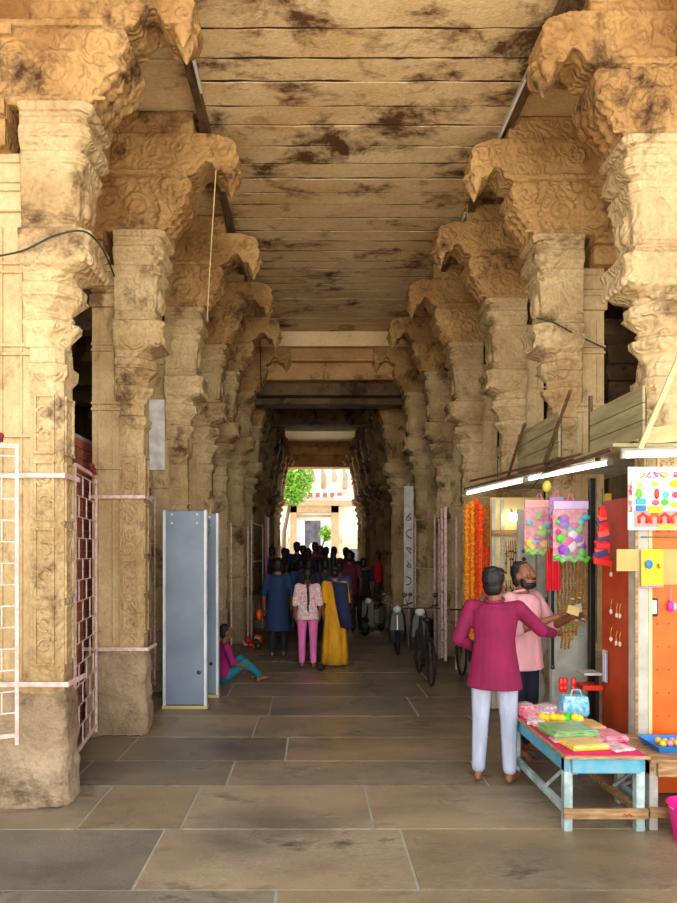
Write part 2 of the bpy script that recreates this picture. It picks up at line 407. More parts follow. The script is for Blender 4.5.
def pillar(x, y, side, label, seed, zs=1., group=None, D=.24, simple=False, lean=0., arm=1.):
    """composite pillar: plain pier behind, carved colonnette towards the passage, lion corbel and bud bracket"""
    s = 1 if side == 'L' else -1
    rr = random.Random(seed)
    t = thing('temple_pillar', label, 'pillar', (x, y, 0), 0, group)
    t.scale = (1, 1, zs)
    SM, CM, PM = ('shaded_stone',)*3 if simple else ('carved_stone', 'capital_stone', 'pier_stone')
    # plain pier
    b = MB()
    b.rings([ring8(-.5, -.2, .0, D+.06, z, .0, s) for z in (0, 4.2)])
    b.box(s*-.52, s*-.2, -.03, D+.09, 4.2, 4.32)
    b.rings([ring8(-.5, -.2, .0, D+.06, z, .0, s) for z in (4.32, 4.62)])
    for z in (2.62, 3.2, 3.26, 3.78, 3.84, 4.36, 4.42, 4.56): b.box(s*-.505, s*-.2, -.022, .01, z-.012, z+.012)
    b.box(s*-.44, s*-.42, -.012, 0, .9, 4.1); b.box(s*-.3, s*-.28, -.012, 0, .9, 4.1)
    b.build('pier', PM, t, bevel=.012)
    # rough base
    b = MB(); rs = []
    for z in (0, .12, .27, .33, .37, .5, .64, .78, .82):
        e = {0: .10, .12: .12, .27: .11, .33: .07, .37: .06, .5: .10, .64: .11, .78: .06, .82: .02}[z]
        e *= .38; j = lambda: rr.uniform(-.012, .012)
        rs.append([(px+j(), py+j(), z) for px, py, _ in ring8(-.56, e, -e, D+e, z, .05, s)])
    b.rings(rs); q = b.build('base', 'base_stone', t, bevel=.015)
    if not simple: weather(q, .018, .06, size=.2)
    # shaft
    b = MB()
    P = [(.8, .0), (3.0, .0), (3.05, .03), (3.12, .035), (3.14, .005), (3.24, .0)]
    b.rings([ring8(-.22, e, -.02-e, D+e, z, .05, s) for z, e in P])
    zz = 1.0
    while zz < 2.9:   # framed relief panels on the front and the passage face
        h = rr.choice([.34, .42, .5]); 
        if zz+h > 2.98: break
        for (a, c) in ((zz, zz+.018), (zz+h-.018, zz+h)):
            b.box(s*-.19, s*-.045, -.038, -.01, a, c); b.box(s*-.01, s*.016, .04, D-.04, a, c)
        for u in (-.188, -.062): b.box(s*u, s*(u+.015), -.034, -.01, zz+.004, zz+h-.004)
        for v in (.042, D-.057): b.box(s*-.01, s*.013, v, v+.015, zz+.004, zz+h-.004)
        if not simple:
            spiral(b, -.118, zz+h*.33, .05, 1.3, -.024, s, .013, rr.uniform(0, 6)); spiral(b, -.118, zz+h*.7, .05, 1.3, -.024, s, .013, rr.uniform(0, 6), -1)
        zz += h+.05
    b.build('shaft', SM, t)
    # capital mouldings
    b = MB()
    P = [(3.24, .0), (3.30, .02), (3.38, .085), (3.42, .09), (3.44, .03), (3.5, .03), (3.54, .07), (3.58, .11), (3.68, .12), (3.71, .06), (3.76, .07),
         (3.80, .17), (3.86, .22), (3.95, .21), (4.0, .24), (4.03, .235), (4.05, .15), (4.10, .12), (4.14, .13), (4.45, .16), (4.55, .19), (4.57, .15),
         (4.60, .15), (4.64, .21), (4.70, .23), (4.73, .22), (4.76, .19), (4.84, .19), (4.86, .24), (4.9, .25)]
    b.rings([ring8(-.26, e, -.02-e*.5, D+e*.5, z, .05+.08*(3.24 < z < 3.75), s) for z, e in P])
    if not simple:
        for k in range(6):   # scalloped petals under the cushion
            u = -.16+k*.066
            b.ball((s*u, -.10, 3.84), .036, 8, 5, (1, .6, 1))
        for k in range(6): b.ball((s*.215, -.05+k*(D+.1)/5, 3.84), .04, 8, 5, (.6, 1, 1))
        # figure in the niche: body, head, arms; scrolls beside
        b.ball((s*-.03, -.075, 4.27), .07, 8, 6, (.8, .5, 1.5)); b.ball((s*-.03, -.09, 4.42), .035, 8, 5, (1, .7, 1.1))
        b.tube([(s*-.09, -.085, 4.34), (s*-.075, -.085, 4.26), (s*-.10, -.085, 4.2)], .016, 5); b.tube([(s*.03, -.085, 4.34), (s*.09, -.085, 4.4), (s*.07, -.085, 4.48)], .016, 5)
        b.tube([(s*-.05, -.075, 4.2), (s*-.12, -.075, 4.17), (s*-.04, -.075, 4.14)], .022, 5); b.tube([(s*-.01, -.075, 4.2), (s*.07, -.075, 4.18), (s*.02, -.075, 4.13)], .022, 5)
        for v in (.08, D-.08): b.ball((s*.15, v, 4.28), .07, 8, 6, (.5, .9, 1.6))
    for z, e in ((3.47, .03), (3.60, .115), (3.73, .065), (4.07, .13), (4.12, .13), (4.5, .175), (4.56, .18), (4.67, .22), (4.74, .215), (4.79, .19), (4.85, .21)):
        b.rings([ring8(-.24, e+.013, -.02-e*.5-.013, D+e*.5+.013, z+q_, .05+.08*(z < 3.75), s) for q_ in (-.009, .009)])
    q = b.build('capital', SM, t, smooth='auto')
    if not simple and y < 9: weather(q, .009, .006, size=.05)
    # lion corbel (profile in the row's cross plane, extruded along the row)
    b = MB()
    prof = [(-.5, 4.9), (.22, 4.9), (.25, 4.94), (.24, 5.0), (.30, 5.04), (.33, 5.10), (.40, 5.13), (.45, 5.19), (.44, 5.24), (.48, 5.29), (.50, 5.36), (.46, 5.43), (-.5, 5.43)]
    AX = lambda u: s*(u if u < .22 else .22+(u-.22)*arm)
    b.prism([(AX(u), z) for u, z in prof], -.10, D+.10)
    for v in (-.105,) if not simple else ():
        spiral(b, .30, 5.29, .10, 1.7, v, s, .03, PI*.2); b.ball((s*.33, v, 5.31), .035, 8, 6)
        spiral(b, -.02, 5.13, .13, 1.8, v, s, .028, PI*.9, -1); spiral(b, -.30, 5.2, .12, 1.7, v, s, .026, 0)
        b.tube([(s*(.16+.05*math.sin(k*.5)), v, 4.93+k*.05) for k in range(10)], .02, 5)
        b.tube([(s*(.05+.05*math.sin(k*.5)), v, 4.95+k*.047) for k in range(10)], .014, 5)
        for k in range(9): b.ball((s*(.13+.16*math.sin(k*.28-.3)), v, 4.96+k*.05), .02, 6, 4)
        b.tube([(s*.44, v, 5.2), (s*.38, v, 5.17), (s*.33, v, 5.13), (s*.28, v, 5.15)], .018, 5)
    for k in range(4) if not simple else ():   # hanging tassel lobes under the lion's jaw
        for v in (-.04, .08, .2): b.ball((AX(.27+.055*k), v, 5.02+.065*k), .04, 8, 6, (.8, 1, 1.4))
    if not simple:
        for v in (-.1,):
            b.tube([(AX(-.46+.96*k/12), v, 4.935+.012*(k % 2)) for k in range(11)], .018, 5)
            for k in range(7): b.ball((s*(-.44+.11*k), v, 5.385), .03, 8, 5, (1, .7, .8))
            b.tube([(AX(.40), v, 5.40), (AX(.45), v, 5.33), (AX(.42), v, 5.24), (AX(.36), v, 5.19)], .022, 5)
            spiral(b, .12, 5.3, .07, 1.3, v, s, .02, 2, 1); spiral(b, -.16, 5.0, .06, 1.2, v, s, .018, 1, -1)
    q = b.build('lion_corbel', CM, t, bevel=.012)
    if not simple: weather(q, .012, .018, 'CLOUDS', .06)
    # upper block and bracket arm
    b = MB()
    prof = [(-.5, 5.43), (.40, 5.43), (.46, 5.47), (.54, 5.50), (.57, 5.56), (.62, 5.60), (.67, 5.60), (.70, 5.55), (.73, 5.50), (.84, 5.49), (.92, 5.53),
            (.95, 5.64), (.92, 5.70), (.93, 5.76), (.88, 5.82), (.78, 5.85), (.70, 5.87), (-.5, 5.87)]
    b.prism([(AX(u), z) for u, z in prof], -.06, D+.06)
    b.box(s*-.52, s*.32, -.09, D+.09, 5.46, 5.51); b.box(s*-.52, AX(.6), -.085, D+.085, 5.8, 5.86); b.box(s*-.5, AX(.5), -.03, D+.03, 5.86, 6.11)
    if not simple:
        spiral(b, AX(.80)*s, 5.72, .10, 1.5, -.065, s, .02, PI); spiral(b, .1, 5.7, .10, 2, -.065, s, .016, 0); spiral(b, .35, 5.74, .09, 2, -.065, s, .016, PI, -1); spiral(b, -.2, 5.7, .10, 2, -.065, s, .016, 0, -1)
    q = b.build('bracket', CM, t, bevel=.012)
    if not simple: weather(q, .012, .018, 'CLOUDS', .06)
    # hanging lotus bud
    b = MB()
    b.lathe((AX(.855), D/2, 5.57), [(.03, .09), (0, .12), (-.025, .11), (-.04, .075), (-.06, .09), (-.1, .08), (-.14, .05), (-.18, .03), (-.23, .006)], 10)
    b.lathe((AX(.855), .0, 5.57), [(.03, .07), (0, .085), (-.025, .08), (-.04, .055), (-.06, .065), (-.1, .06), (-.14, .035), (-.2, .006)], 10)
    b.build('lotus_bud', CM, t, smooth='auto')
    # rear capital on the pier: fluted drums under a slab
    b = MB()
    b.box(s*-.62, s*-.3, -.14, D+.14, 5.36, 5.43)
    for u in (-.56, -.44):
        b.lathe((s*u, -.06, 4.9), [(0, .05), (.05, .075), (.1, .05), (.18, .08), (.3, .085), (.38, .06), (.46, .07)], 10)
    b.box(s*-.62, s*-.34, -.16, D+.16, 4.8, 4.9); b.box(s*-.58, s*-.36, -.1, D+.12, 4.62, 4.8)
    b.build('pier_capital', CM, t, smooth='auto')
    return t
LP = [(-1.78, 4.6, 'front left carved pillar with pale plain shaft, nearest on the left'),
      (-1.68, 6.38, 'second carved pillar on the left, a broken rough base and cream strap'),
      (-1.64, 8.35, 'third carved pillar on the left, standing directly behind the grey metal detector'),
      (-1.56, 9.85, 'fourth carved pillar on the left, past the metal detector'),
      (-1.53, 11.3, 'fifth carved pillar on the left, half hidden in the row'),
      (-1.40, 12.75, 'sixth carved pillar on the left, brown corner pillar under the cross beam')]
RP = [(2.55, 4.95, 'front right carved pillar, nearest on the right above the orange stall'),
      (2.385, 6.46, 'second carved pillar on the right, rising behind the necklace board'),
      (2.35, 8.06, 'third carved pillar on the right, greyer stone with spiral panel'),
      (2.25, 9.75, 'fourth carved pillar on the right, beyond the orange garlands'),
      (2.15, 11.3, 'fifth carved pillar on the right, beside the leaning motorcycles'),
      (2.0, 12.75, 'sixth carved pillar on the right, broad corner pillar beside the white banner')]
for i, (x, y, l) in enumerate(LP):
    t = pillar(x, y, 'L', l, 10+i)
    if i == 2: MB().box(-.47, -.27, -.03, -.005, 2.85, 3.75).build('whitewash_patch', mat('whitewash', (222, 220, 216), .9, (196, 190, 180), 9), t)
for i, (x, y, l) in enumerate(RP): pillar(x, y, 'R', l, 30+i, arm=.86)
ordn = ['first', 'second', 'third', 'fourth', 'fifth', 'sixth', 'seventh']
def relit(t, cs='carved_stone', cc='capital_stone'):  # swaps in lighter stone: painted light on the passage's first and portal-end pillars
    for ch in t.children:
        if ch.material_slots: ch.material_slots[0].link = 'OBJECT'; ch.material_slots[0].material = M[cc if ch.name.split('.')[0] in ('bracket', 'lion_corbel', 'lotus_bud', 'pier_capital') else cs]
def small_pillar(x, y, side, label, seed):
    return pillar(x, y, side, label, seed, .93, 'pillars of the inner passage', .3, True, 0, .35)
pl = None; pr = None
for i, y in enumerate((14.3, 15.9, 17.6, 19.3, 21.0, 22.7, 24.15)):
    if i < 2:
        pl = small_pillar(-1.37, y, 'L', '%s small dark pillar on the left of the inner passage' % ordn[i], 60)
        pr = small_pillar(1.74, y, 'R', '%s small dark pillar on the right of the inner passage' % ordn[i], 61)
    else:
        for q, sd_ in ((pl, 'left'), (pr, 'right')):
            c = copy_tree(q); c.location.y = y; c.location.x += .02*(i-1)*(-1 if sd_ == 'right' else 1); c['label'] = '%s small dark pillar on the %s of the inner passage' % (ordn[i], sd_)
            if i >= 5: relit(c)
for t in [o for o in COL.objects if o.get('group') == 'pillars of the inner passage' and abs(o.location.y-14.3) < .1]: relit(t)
# plain pillars of the side aisles
def aisle_pillar(x, y, label):
    t = thing('aisle_pillar', label, 'pillar', (x, y, 0), 0, 'plain pillars in the dark side aisles')
    MB().box(-.24, .24, -.2, .2, 0, 4.3).build('shaft', 'dark_stone', t, bevel=.03)
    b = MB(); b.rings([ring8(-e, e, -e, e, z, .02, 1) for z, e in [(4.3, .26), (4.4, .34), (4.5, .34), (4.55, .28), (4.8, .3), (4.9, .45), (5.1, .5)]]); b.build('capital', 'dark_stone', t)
for y, o in ((6.5, 'nearest'), (8.1, 'next'), (9.7, 'farther'), (11.3, 'farthest')):
    aisle_pillar(4.55, y, '%s plain pillar standing in the dark aisle beyond the right row' % o)
for y, o in ((6.4, 'nearest'), (9.7, 'farther')):
    aisle_pillar(-4.2, y, '%s plain pillar standing in the dark aisle beyond the left row' % o)

# iron straps round the pillars
def strap(x, y, side, z, label):
    s = 1 if side == 'L' else -1
    b = MB(); e = .02
    if z < .9: e = .06
    b.box(x-s*(.56 if z < .9 else .52), x+s*e, y-e-.025, y-e-.008, z, z+.035); b.box(x+s*(e-.0), x+s*(e+.014), y-e-.025, y+.26, z, z+.035)
    tag(b.build('iron_strap', 'pink_white_iron', bevel=.003), label, 'strap', 'pale iron straps around the pillars')
strap(LP[0][0], LP[0][1], 'L', 2.32, 'pale iron strap around the front left pillar, upper one')
strap(LP[0][0], LP[0][1], 'L', .86, 'pale iron strap around the front left pillar, lower one')
strap(LP[1][0], LP[1][1], 'L', 2.32, 'pale iron strap around the second left pillar, upper one')
strap(LP[1][0], LP[1][1], 'L', .84, 'pale iron strap around the second left pillar, lower one')

# ------------------------------------------------------------------ grille gates
def gate(p0, p1, z0, z1, label, flower=True):
    p0 = Vector(p0); p1 = Vector(p1); d = (p1-p0); Lh = d.length; rz = math.atan2(d.y, d.x)
    t = thing('grille_gate', label, 'gate', (p0.x, p0.y, 0), rz, 'pale iron grille gates on the left')
    b = MB()
    for x in (0, Lh): b.box(x-.011, x+.011, -.011, .011, z0, z1)
    b.box(0, Lh, -.010, .010, z0+.05, z0+.075); b.box(0, Lh, -.010, .010, z1-.03, z1)
    b.build('frame', 'pink_white_iron', t)
    g = MB(); n = 13; k = 0; hh = (z1-z0-.15)/n
    for i in range(n+1): g.box(0, Lh, -.005, .005, z0+.07+i*hh-.004, z0+.07+i*hh+.004)
    for i in range(n):
        off = (i % 2)*.5
        m = 3
        for j in range(m+1):
            x = (j+off)/m*Lh
            if x < Lh: g.box(x-.004, x+.004, -.005, .005, z0+.07+i*hh, z0+.07+(i+1)*hh)
    g.build('grille_bars', 'pink_white_iron', t)
    if flower:
        b = MB()
        for k in range(7): b.ball((Lh*.75+R.uniform(-.05, .05), R.uniform(-.03, .03), z1+R.uniform(-.01, .07)), .022, 6, 4)
        b.build('flower_tuft', plain((130, 20, 50)), t)
gate((-1.93, 5.25), (-2.06, 6.15), .1, 2.52, 'pale iron grille gate between the first and second left pillars')
gate((-2.02, 7.0), (-2.02, 8.25), .1, 2.5, 'pale iron grille gate between the second left pillar and the metal detector')
gate((-2.40, 3.98), (-1.93, 4.22), .55, 2.5, 'pale iron grille gate cut by the left edge of the photo')

# ------------------------------------------------------------------ metal detector
def detector():
    t = thing('metal_detector', 'grey walk-through metal detector standing by the left pillars', 'metal detector', (-1.48, 7.45, 0))
    for y0 in (0, .58):
        x0, x1 = -.25, .25
        if y0: x0, x1 = -.2, .30
        p = MB().box(x0+.03, x1-.03, y0, y0+.07, .05, 2.27).build('side_panel', 'detector_grey', t, bevel=.004)
        b = MB().box(x0, x0+.03, y0-.012, y0+.082, .04, 2.28).box(x1-.03, x1, y0-.012, y0+.082, .04, 2.28)
        b.build('edge_trim', 'detector_trim', p)
        MB().box(x0-.01, x1+.01, y0-.02, y0+.09, .004, .04).build('foot_plate', 'detector_foot', p)
        for x in (x0+.09, x1-.12):
            for z in (2.12, 2.22): MB().box(x, x+.022, y0-.006, y0, z, z+.022).build('bolt', 'detector_trim', p, bevel=.004)
        MB().ball((x1-.09, y0-.002, .42), .024, 10, 6, (1, .4, 1)).build('socket', 'black_plastic', p)
    MB().box(-.1, .2, .08, .57, 2.02, 2.2).build('control_box', 'detector_box', t, bevel=.01)
detector()

# ------------------------------------------------------------------ people
def capsule(mb, p0, p1, r0, r1, n=10, flat=None):
    p0 = Vector(p0); p1 = Vector(p1); d = p1-p0; L = max(d.length, 1e-5); d.normalize() if d.length > 1e-6 else None
    if d.length < 1e-6: d = Vector((0, 0, 1))
    a = d.orthogonal().normalized(); b = d.cross(a); rs = []
    for t in (-.98, -.7, -.35, 0): rs.append((p0+d*r0*t, r0*math.sqrt(1-t*t)))
    for t in (0, .35, .7, .98): rs.append((p1+d*r1*t, r1*math.sqrt(1-t*t)))
    mb.rings([[c+r*(math.cos(2*PI*k/n)*a+math.sin(2*PI*k/n)*b) for k in range(n)] for c, r in rs])
def torso(mb, rows, n=20):
    mb.rings([[(cx+rx*math.cos(2*PI*k/n), cy+ry*math.sin(2*PI*k/n), z) for k in range(n)] for z, rx, ry, cx, cy in rows])
def fuse(mb, name, m, parent, vox, smooth=3):
    """melt overlapping closed solids into one continuous skin"""
    me = bpy.data.meshes.new(name); me.from_pydata(mb.v, [], mb.f)
    b = bmesh.new(); b.from_mesh(me); bmesh.ops.recalc_face_normals(b, faces=b.faces); b.to_mesh(me); b.free()
    o = bpy.data.objects.new(name, me); COL.objects.link(o)
    md = o.modifiers.new('r', 'REMESH'); md.mode = 'VOXEL'; md.voxel_size = vox; md.use_smooth_shade = True
    if smooth: sm = o.modifiers.new('s', 'SMOOTH'); sm.iterations = smooth; sm.factor = .5
    dg = bpy.context.evaluated_depsgraph_get(); dg.update()
    ev = o.evaluated_get(dg); nm = bpy.data.meshes.new_from_object(ev)
    o.modifiers.clear(); o.data = nm; nm.name = name
    nm.materials.clear(); nm.materials.append(M[m] if isinstance(m, str) else m)
    for p in nm.polygons: p.use_smooth = True
    if parent: o.parent = parent
    return o
def hand(mb, w, d, nrm, side, curl=.5, k=1.):
    """palm and five unequal bent fingers; w wrist, d pointing direction, nrm palm normal"""
    w = Vector(w); d = Vector(d).normalized(); nrm = Vector(nrm); nrm = (nrm-d*nrm.dot(d)).normalized(); sv = d.cross(nrm)*side
    for i in (-1, 0, 1): capsule(mb, w+sv*.012*i, w+d*.075*k+sv*.024*i, .017*k, .014*k, 8)
    for i, l in enumerate((.066, .075, .07, .054)):
        b0 = w+d*.08*k+sv*(.034-.0225*i)*k; dd = (d*math.cos(curl*.6)+nrm*math.sin(curl*.6)); b1 = b0+dd*l*.52*k
        d2 = (d*math.cos(curl*1.7)+nrm*math.sin(curl*1.7)); b2 = b1+d2*l*.52*k
        capsule(mb, b0, b1, .0098*k, .009*k, 7); capsule(mb, b1, b2, .009*k, .0075*k, 7)
    t0 = w+d*.022*k+sv*.03*k; t1 = t0+(d*.6+sv*.75+nrm*.35).normalized()*.042*k; t2 = t1+(d*.85+sv*.2+nrm*.5).normalized()*.032*k
    capsule(mb, t0, t1, .0125*k, .011*k, 7); capsule(mb, t1, t2, .0105*k, .0085*k, 7)
def person(name, label, loc, yaw, H=1.68, pose={}, top='c', top_len=.88, sleeve='long', bottom='trousers', topm=None, botm=None, skin='skin', vox=.011,
           hair='short', female=False, head_yaw=0, head_tilt=0, lean=0, beard=False, flare=1., group=None, hands={}, base_z=0, bare=True, belly=0, parts=True):
    k = H/1.75
    J = dict(hipL=(-.095, 0, .92), hipR=(.095, 0, .92), kneeL=(-.10, .02, .5), kneeR=(.10, .02, .5), ankL=(-.10, -.02, .085), ankR=(.10, -.02, .085),
             toeL=(-.125, .15, .03), toeR=(.125, .15, .03), shL=(-.185, 0, 1.41), shR=(.185, 0, 1.41), elL=(-.25, -.03, 1.12), elR=(.25, -.03, 1.12),
             wrL=(-.25, .06, .88), wrR=(.25, .06, .88), neck=(0, -.005, 1.45), head=(0, .02, 1.61), pel=(0, 0, .95))
    if female:
        J['shL'] = (-.165, 0, 1.41); J['shR'] = (.165, 0, 1.41); J['elL'] = (-.22, -.03, 1.12); J['elR'] = (.22, -.03, 1.12); J['wrL'] = (-.21, .05, .88); J['wrR'] = (.21, .05, .88)
    J.update(pose); zp = J['pel'][2]
    def T(p):
        x, y, z = p
        if z > zp and lean: y += lean*(z-zp)
        return Vector((x*k, y*k, z*k))
    raw = {q: Vector(v) for q, v in J.items()}
    J = {q: T(v) for q, v in J.items()}
    t = thing(name, label, 'person', (loc[0], loc[1], base_z), yaw, group)
    # body: one continuous skin
    b = MB()
    hr = 1.04 if female else 1.09
    tw = .9 if female else 1.
    z0 = raw['pel'][2]
    rows = [(z0-.09, .10, .075), (z0-.02, .16, .11), (z0+.1, .145*tw, .10+belly*.5), (z0+.22, .145*tw, .10+belly), (z0+.34, .165*tw, .115+belly*.4), (z0+.44, .17*tw, .11), (z0+.49, .11, .075), (z0+.51, .055, .05)]
    hx = raw['pel'][0]; hy = raw['pel'][1]
    TR = [(z*k, rx*k, ry*k, hx*k, (hy+(lean*(z-zp) if z > zp else 0)+belly*.4)*k) for z, rx, ry in rows]
    torso(b, TR)
    capsule(b, J['neck'], J['neck'].lerp(J['head'], .6), .055*k*hr, .052*k*hr)
    hc = J['head']; Rm = Matrix.Rotation(head_yaw, 3, 'Z') @ Matrix.Rotation(-head_tilt, 3, 'X')
    def HP(x, y, z): return hc+Rm @ Vector((x, y, z))*k*hr
    def hball(x, y, z, r, sc=(1, 1, 1), mb=b, n=12, m=8):
        q = MB().ball((0, 0, 0), r*k*hr, n, m, sc); mb.add([hc+Rm @ (Vector(v)+Vector((x, y, z))*k*hr) for v in q.v], q.f)
    hball(0, 0, .02, .1, (.76, .94, 1.02)); hball(0, .018, -.05, .07, (.82, .95, .9)); hball(0, .05, -.085, .03, (1.1, .9, .8))
    hball(0, .098, -.018, .017, (.8, 1, 1.3)); hball(0, .09, .005, .012, (.7, 1, 1.6)); hball(0, .082, .028, .02, (2.3, .7, .6))
    for sx in (-1, 1): hball(sx*.077, -.005, -.005, .026, (.4, .8, 1.15)); hball(sx*.035, .075, -.02, .022, (1, .7, .8))
    hball(0, .088, -.055, .016, (1.5, .6, .35)); hball(0, .087, -.064, .015, (1.4, .6, .35))
    for q, s in (('L', -1), ('R', 1)):
        capsule(b, J['hip'+q], J['knee'+q], .078*k, .052*k); capsule(b, J['knee'+q], J['knee'+q].lerp(J['ank'+q], .35), .05*k, .052*k); capsule(b, J['knee'+q].lerp(J['ank'+q], .3), J['ank'+q], .05*k, .033*k)
        a = J['ank'+q]; to = J['toe'+q]; dd = (to-a); heel = a+Vector((0, -.03*k, -.05*k)) if a.z < .2 else a-dd*.15
        capsule(b, a, heel, .036*k, .03*k, 8); capsule(b, heel, a.lerp(to, .75), .03*k, .032*k, 8); capsule(b, a, to, .034*k, .024*k, 8)
        sv = Vector((1, 0, 0))
        if vox < .013:
            for i in range(5):
                p = to+sv*k*(.03-.015*i)*(-s); capsule(b, p, p+dd.normalized()*k*(.035-.004*i)+Vector((0, 0, -.008)), .011*k-(.0008*i), .009*k, 6)
        capsule(b, J['neck'].lerp(J['sh'+q], .5)-Vector((0, 0, .03)), J['sh'+q], .05*k, .05*k); capsule(b, J['sh'+q], J['el'+q], .05*k, .038*k); capsule(b, J['el'+q], J['el'+q].lerp(J['wr'+q], .3), .038*k, .04*k); capsule(b, J['el'+q].lerp(J['wr'+q], .3), J['wr'+q], .039*k, .027*k)
        hd = hands.get(q, {}); d = Vector(hd.get('d', J['wr'+q]-J['el'+q])); nn = Vector(hd.get('n', (-s, .2, 0)))
        hand(b, J['wr'+q], d, nn, hd.get('side', s*-1 if s > 0 else 1), hd.get('curl', .5), k)
    fuse(b, 'body', skin, t, vox*.75 if vox < .012 else vox, 2)
    # eyes, brows
    if parts:
        for sx in (-1, 1):
            e = MB(); hball(sx*.034, .080, .006, .0115, (1.1, .8, .55), e, 8, 6); eo = e.build('eye', 'eye_white', t, smooth=True)
            e = MB(); hball(sx*.034, .0905, .006, .0055, (1, .6, 1), e, 8, 6); e.build('iris', 'iris', eo, smooth=True)
    # hair
    h = MB()
    hball(0, -.028, .045, .1, (.84, .92, .95), h); hball(0, -.05, -.01, .085, (.88, .75, 1), h)
    if hair == 'short':
        for i in range(16): a = i*.79; q = .03 if i % 2 else .055; hball(q*math.cos(a), -.025+q*math.sin(a), .115-q*.6, .03, (1, 1, .9), h, 8, 6)
    if hair == 'bun': hball(0, -.13, .0, .05, (1, .8, 1), h)
    if hair in ('braid', 'long', 'pony'):
        pts = [HP(0, -.11, -.02), HP(0, -.14, -.12), HP(.0, -.155, -.24), HP(.01, -.165, -.38), HP(0, -.165, -.52), HP(.005, -.17, -.64)]
        rad = {'braid': [.03, .03, .028, .026, .022, .012], 'pony': [.035, .045, .042, .035, .025, .012], 'long': [.07, .075, .07, .06, .04, .02]}[hair]
        for i in range(5):
            for q in range(3):
                c0 = pts[i].lerp(pts[i+1], q/3); r = (rad[i]*(3-q)+rad[i+1]*q)/3
                h.ball(c0, r*k*(1.12 if q == 1 else 1), 8, 6, (1, .7, 1.2))
    if hair == 'short' and vox < .01:
        for i in range(60):
            a = i*2.4; q = .02+.065*((i*.618) % 1); hball(q*math.cos(a)*.95, -.03+q*math.sin(a), .045+.095*math.sqrt(max(0, 1-(q/.098)**2))-.006, .013, (1.3, .9, .8), h, 6, 4)
    fuse(h, 'hair', 'hair', t, .009 if vox > .01 else .006, 1)
    if beard:
        e = MB(); hball(0, .03, -.086, .054, (1.12, 1, .62), e); hball(0, .09, -.047, .02, (1.6, .55, .35), e); 
        for sx in (-1, 1): hball(sx*.058, .02, -.06, .028, (.5, 1, 1.5), e)
        fuse(e, 'beard', 'hair', t, .006, 1)
    # shirt / kurta
    if topm:
        g = MB(); a = .018
        zl = raw['pel'][2]-.95+top_len; zq = max(zl+.06, z0+.02)
        rows2 = [(zl, .198*flare, .15*flare), (zq, .19, .142), (z0+.12, .172*(tw+1)/2, .128+belly*.5)]+[(r[0], r[1]+a, r[2]+a) for r in rows if z0+.2 < r[0] < z0+.5]
        rows2 = [r for i, r in enumerate(rows2) if i == 0 or r[0] > zl+.03]+[(z0+.505, .075, .07)]
        def C(z): return (hx*k, (hy+(lean*(z-zp) if z > zp else 0)+belly*.4)*k)
        torso(g, [(z*k, rx*k, ry*k, *C(z)) for z, rx, ry in rows2])
        for q, s in (('L', -1), ('R', 1)):
            e = J['el'+q]; w = J['wr'+q]
            capsule(g, J['neck'].lerp(J['sh'+q], .45)-Vector((0, 0, .035*k)), J['sh'+q], .062*k, .066*k)
            if sleeve == 'short': capsule(g, J['sh'+q], J['sh'+q].lerp(e, .62), .068*k, .064*k)
            if sleeve == 'elbow': capsule(g, J['sh'+q], e, .068*k, .058*k)
            if sleeve == 'long': capsule(g, J['sh'+q], e, .068*k, .055*k); capsule(g, e, w.lerp(e, .12), .054*k, .042*k)
        fuse(g, 'shirt' if top_len > .7 else 'tunic', topm, t, vox, 2)
    if bottom == 'trousers':
        g = MB(); a = .017
        torso(g, [((z0-.12)*k, .13*k, .10*k, hx*k, hy*k), ((z0-.02)*k, .172*k, .125*k, hx*k, hy*k), ((z0+.07)*k, .165*k, .12*k, hx*k, hy*k)])
        for q in 'LR':
            capsule(g, J['hip'+q], J['knee'+q], .096*k, .07*k); capsule(g, J['knee'+q], J['ank'+q]+Vector((0, 0, .03*k)), .069*k, .056*k)
        fuse(g, 'trousers', botm, t, vox, 2)
    if bottom == 'skirt':
        g = MB(); zb = .04
        g.rings([[((1+.06*math.sin(9*a_)*(1-q))*rx*k*math.cos(a_)+hx*k, (1+.06*math.sin(9*a_)*(1-q))*ry*k*math.sin(a_)+hy*k, z*k) for a_ in [2*PI*j/72 for j in range(72)]]
                 for z, rx, ry, q in ((zb, .235, .21, 0), (.3, .22, .19, .1), (.6, .2, .165, .4), (.85, .185, .15, .8), (1.0, .165, .125, 1), (1.1, .155, .115, 1))])
        g.build('skirt', botm, t, smooth=True)
    return t

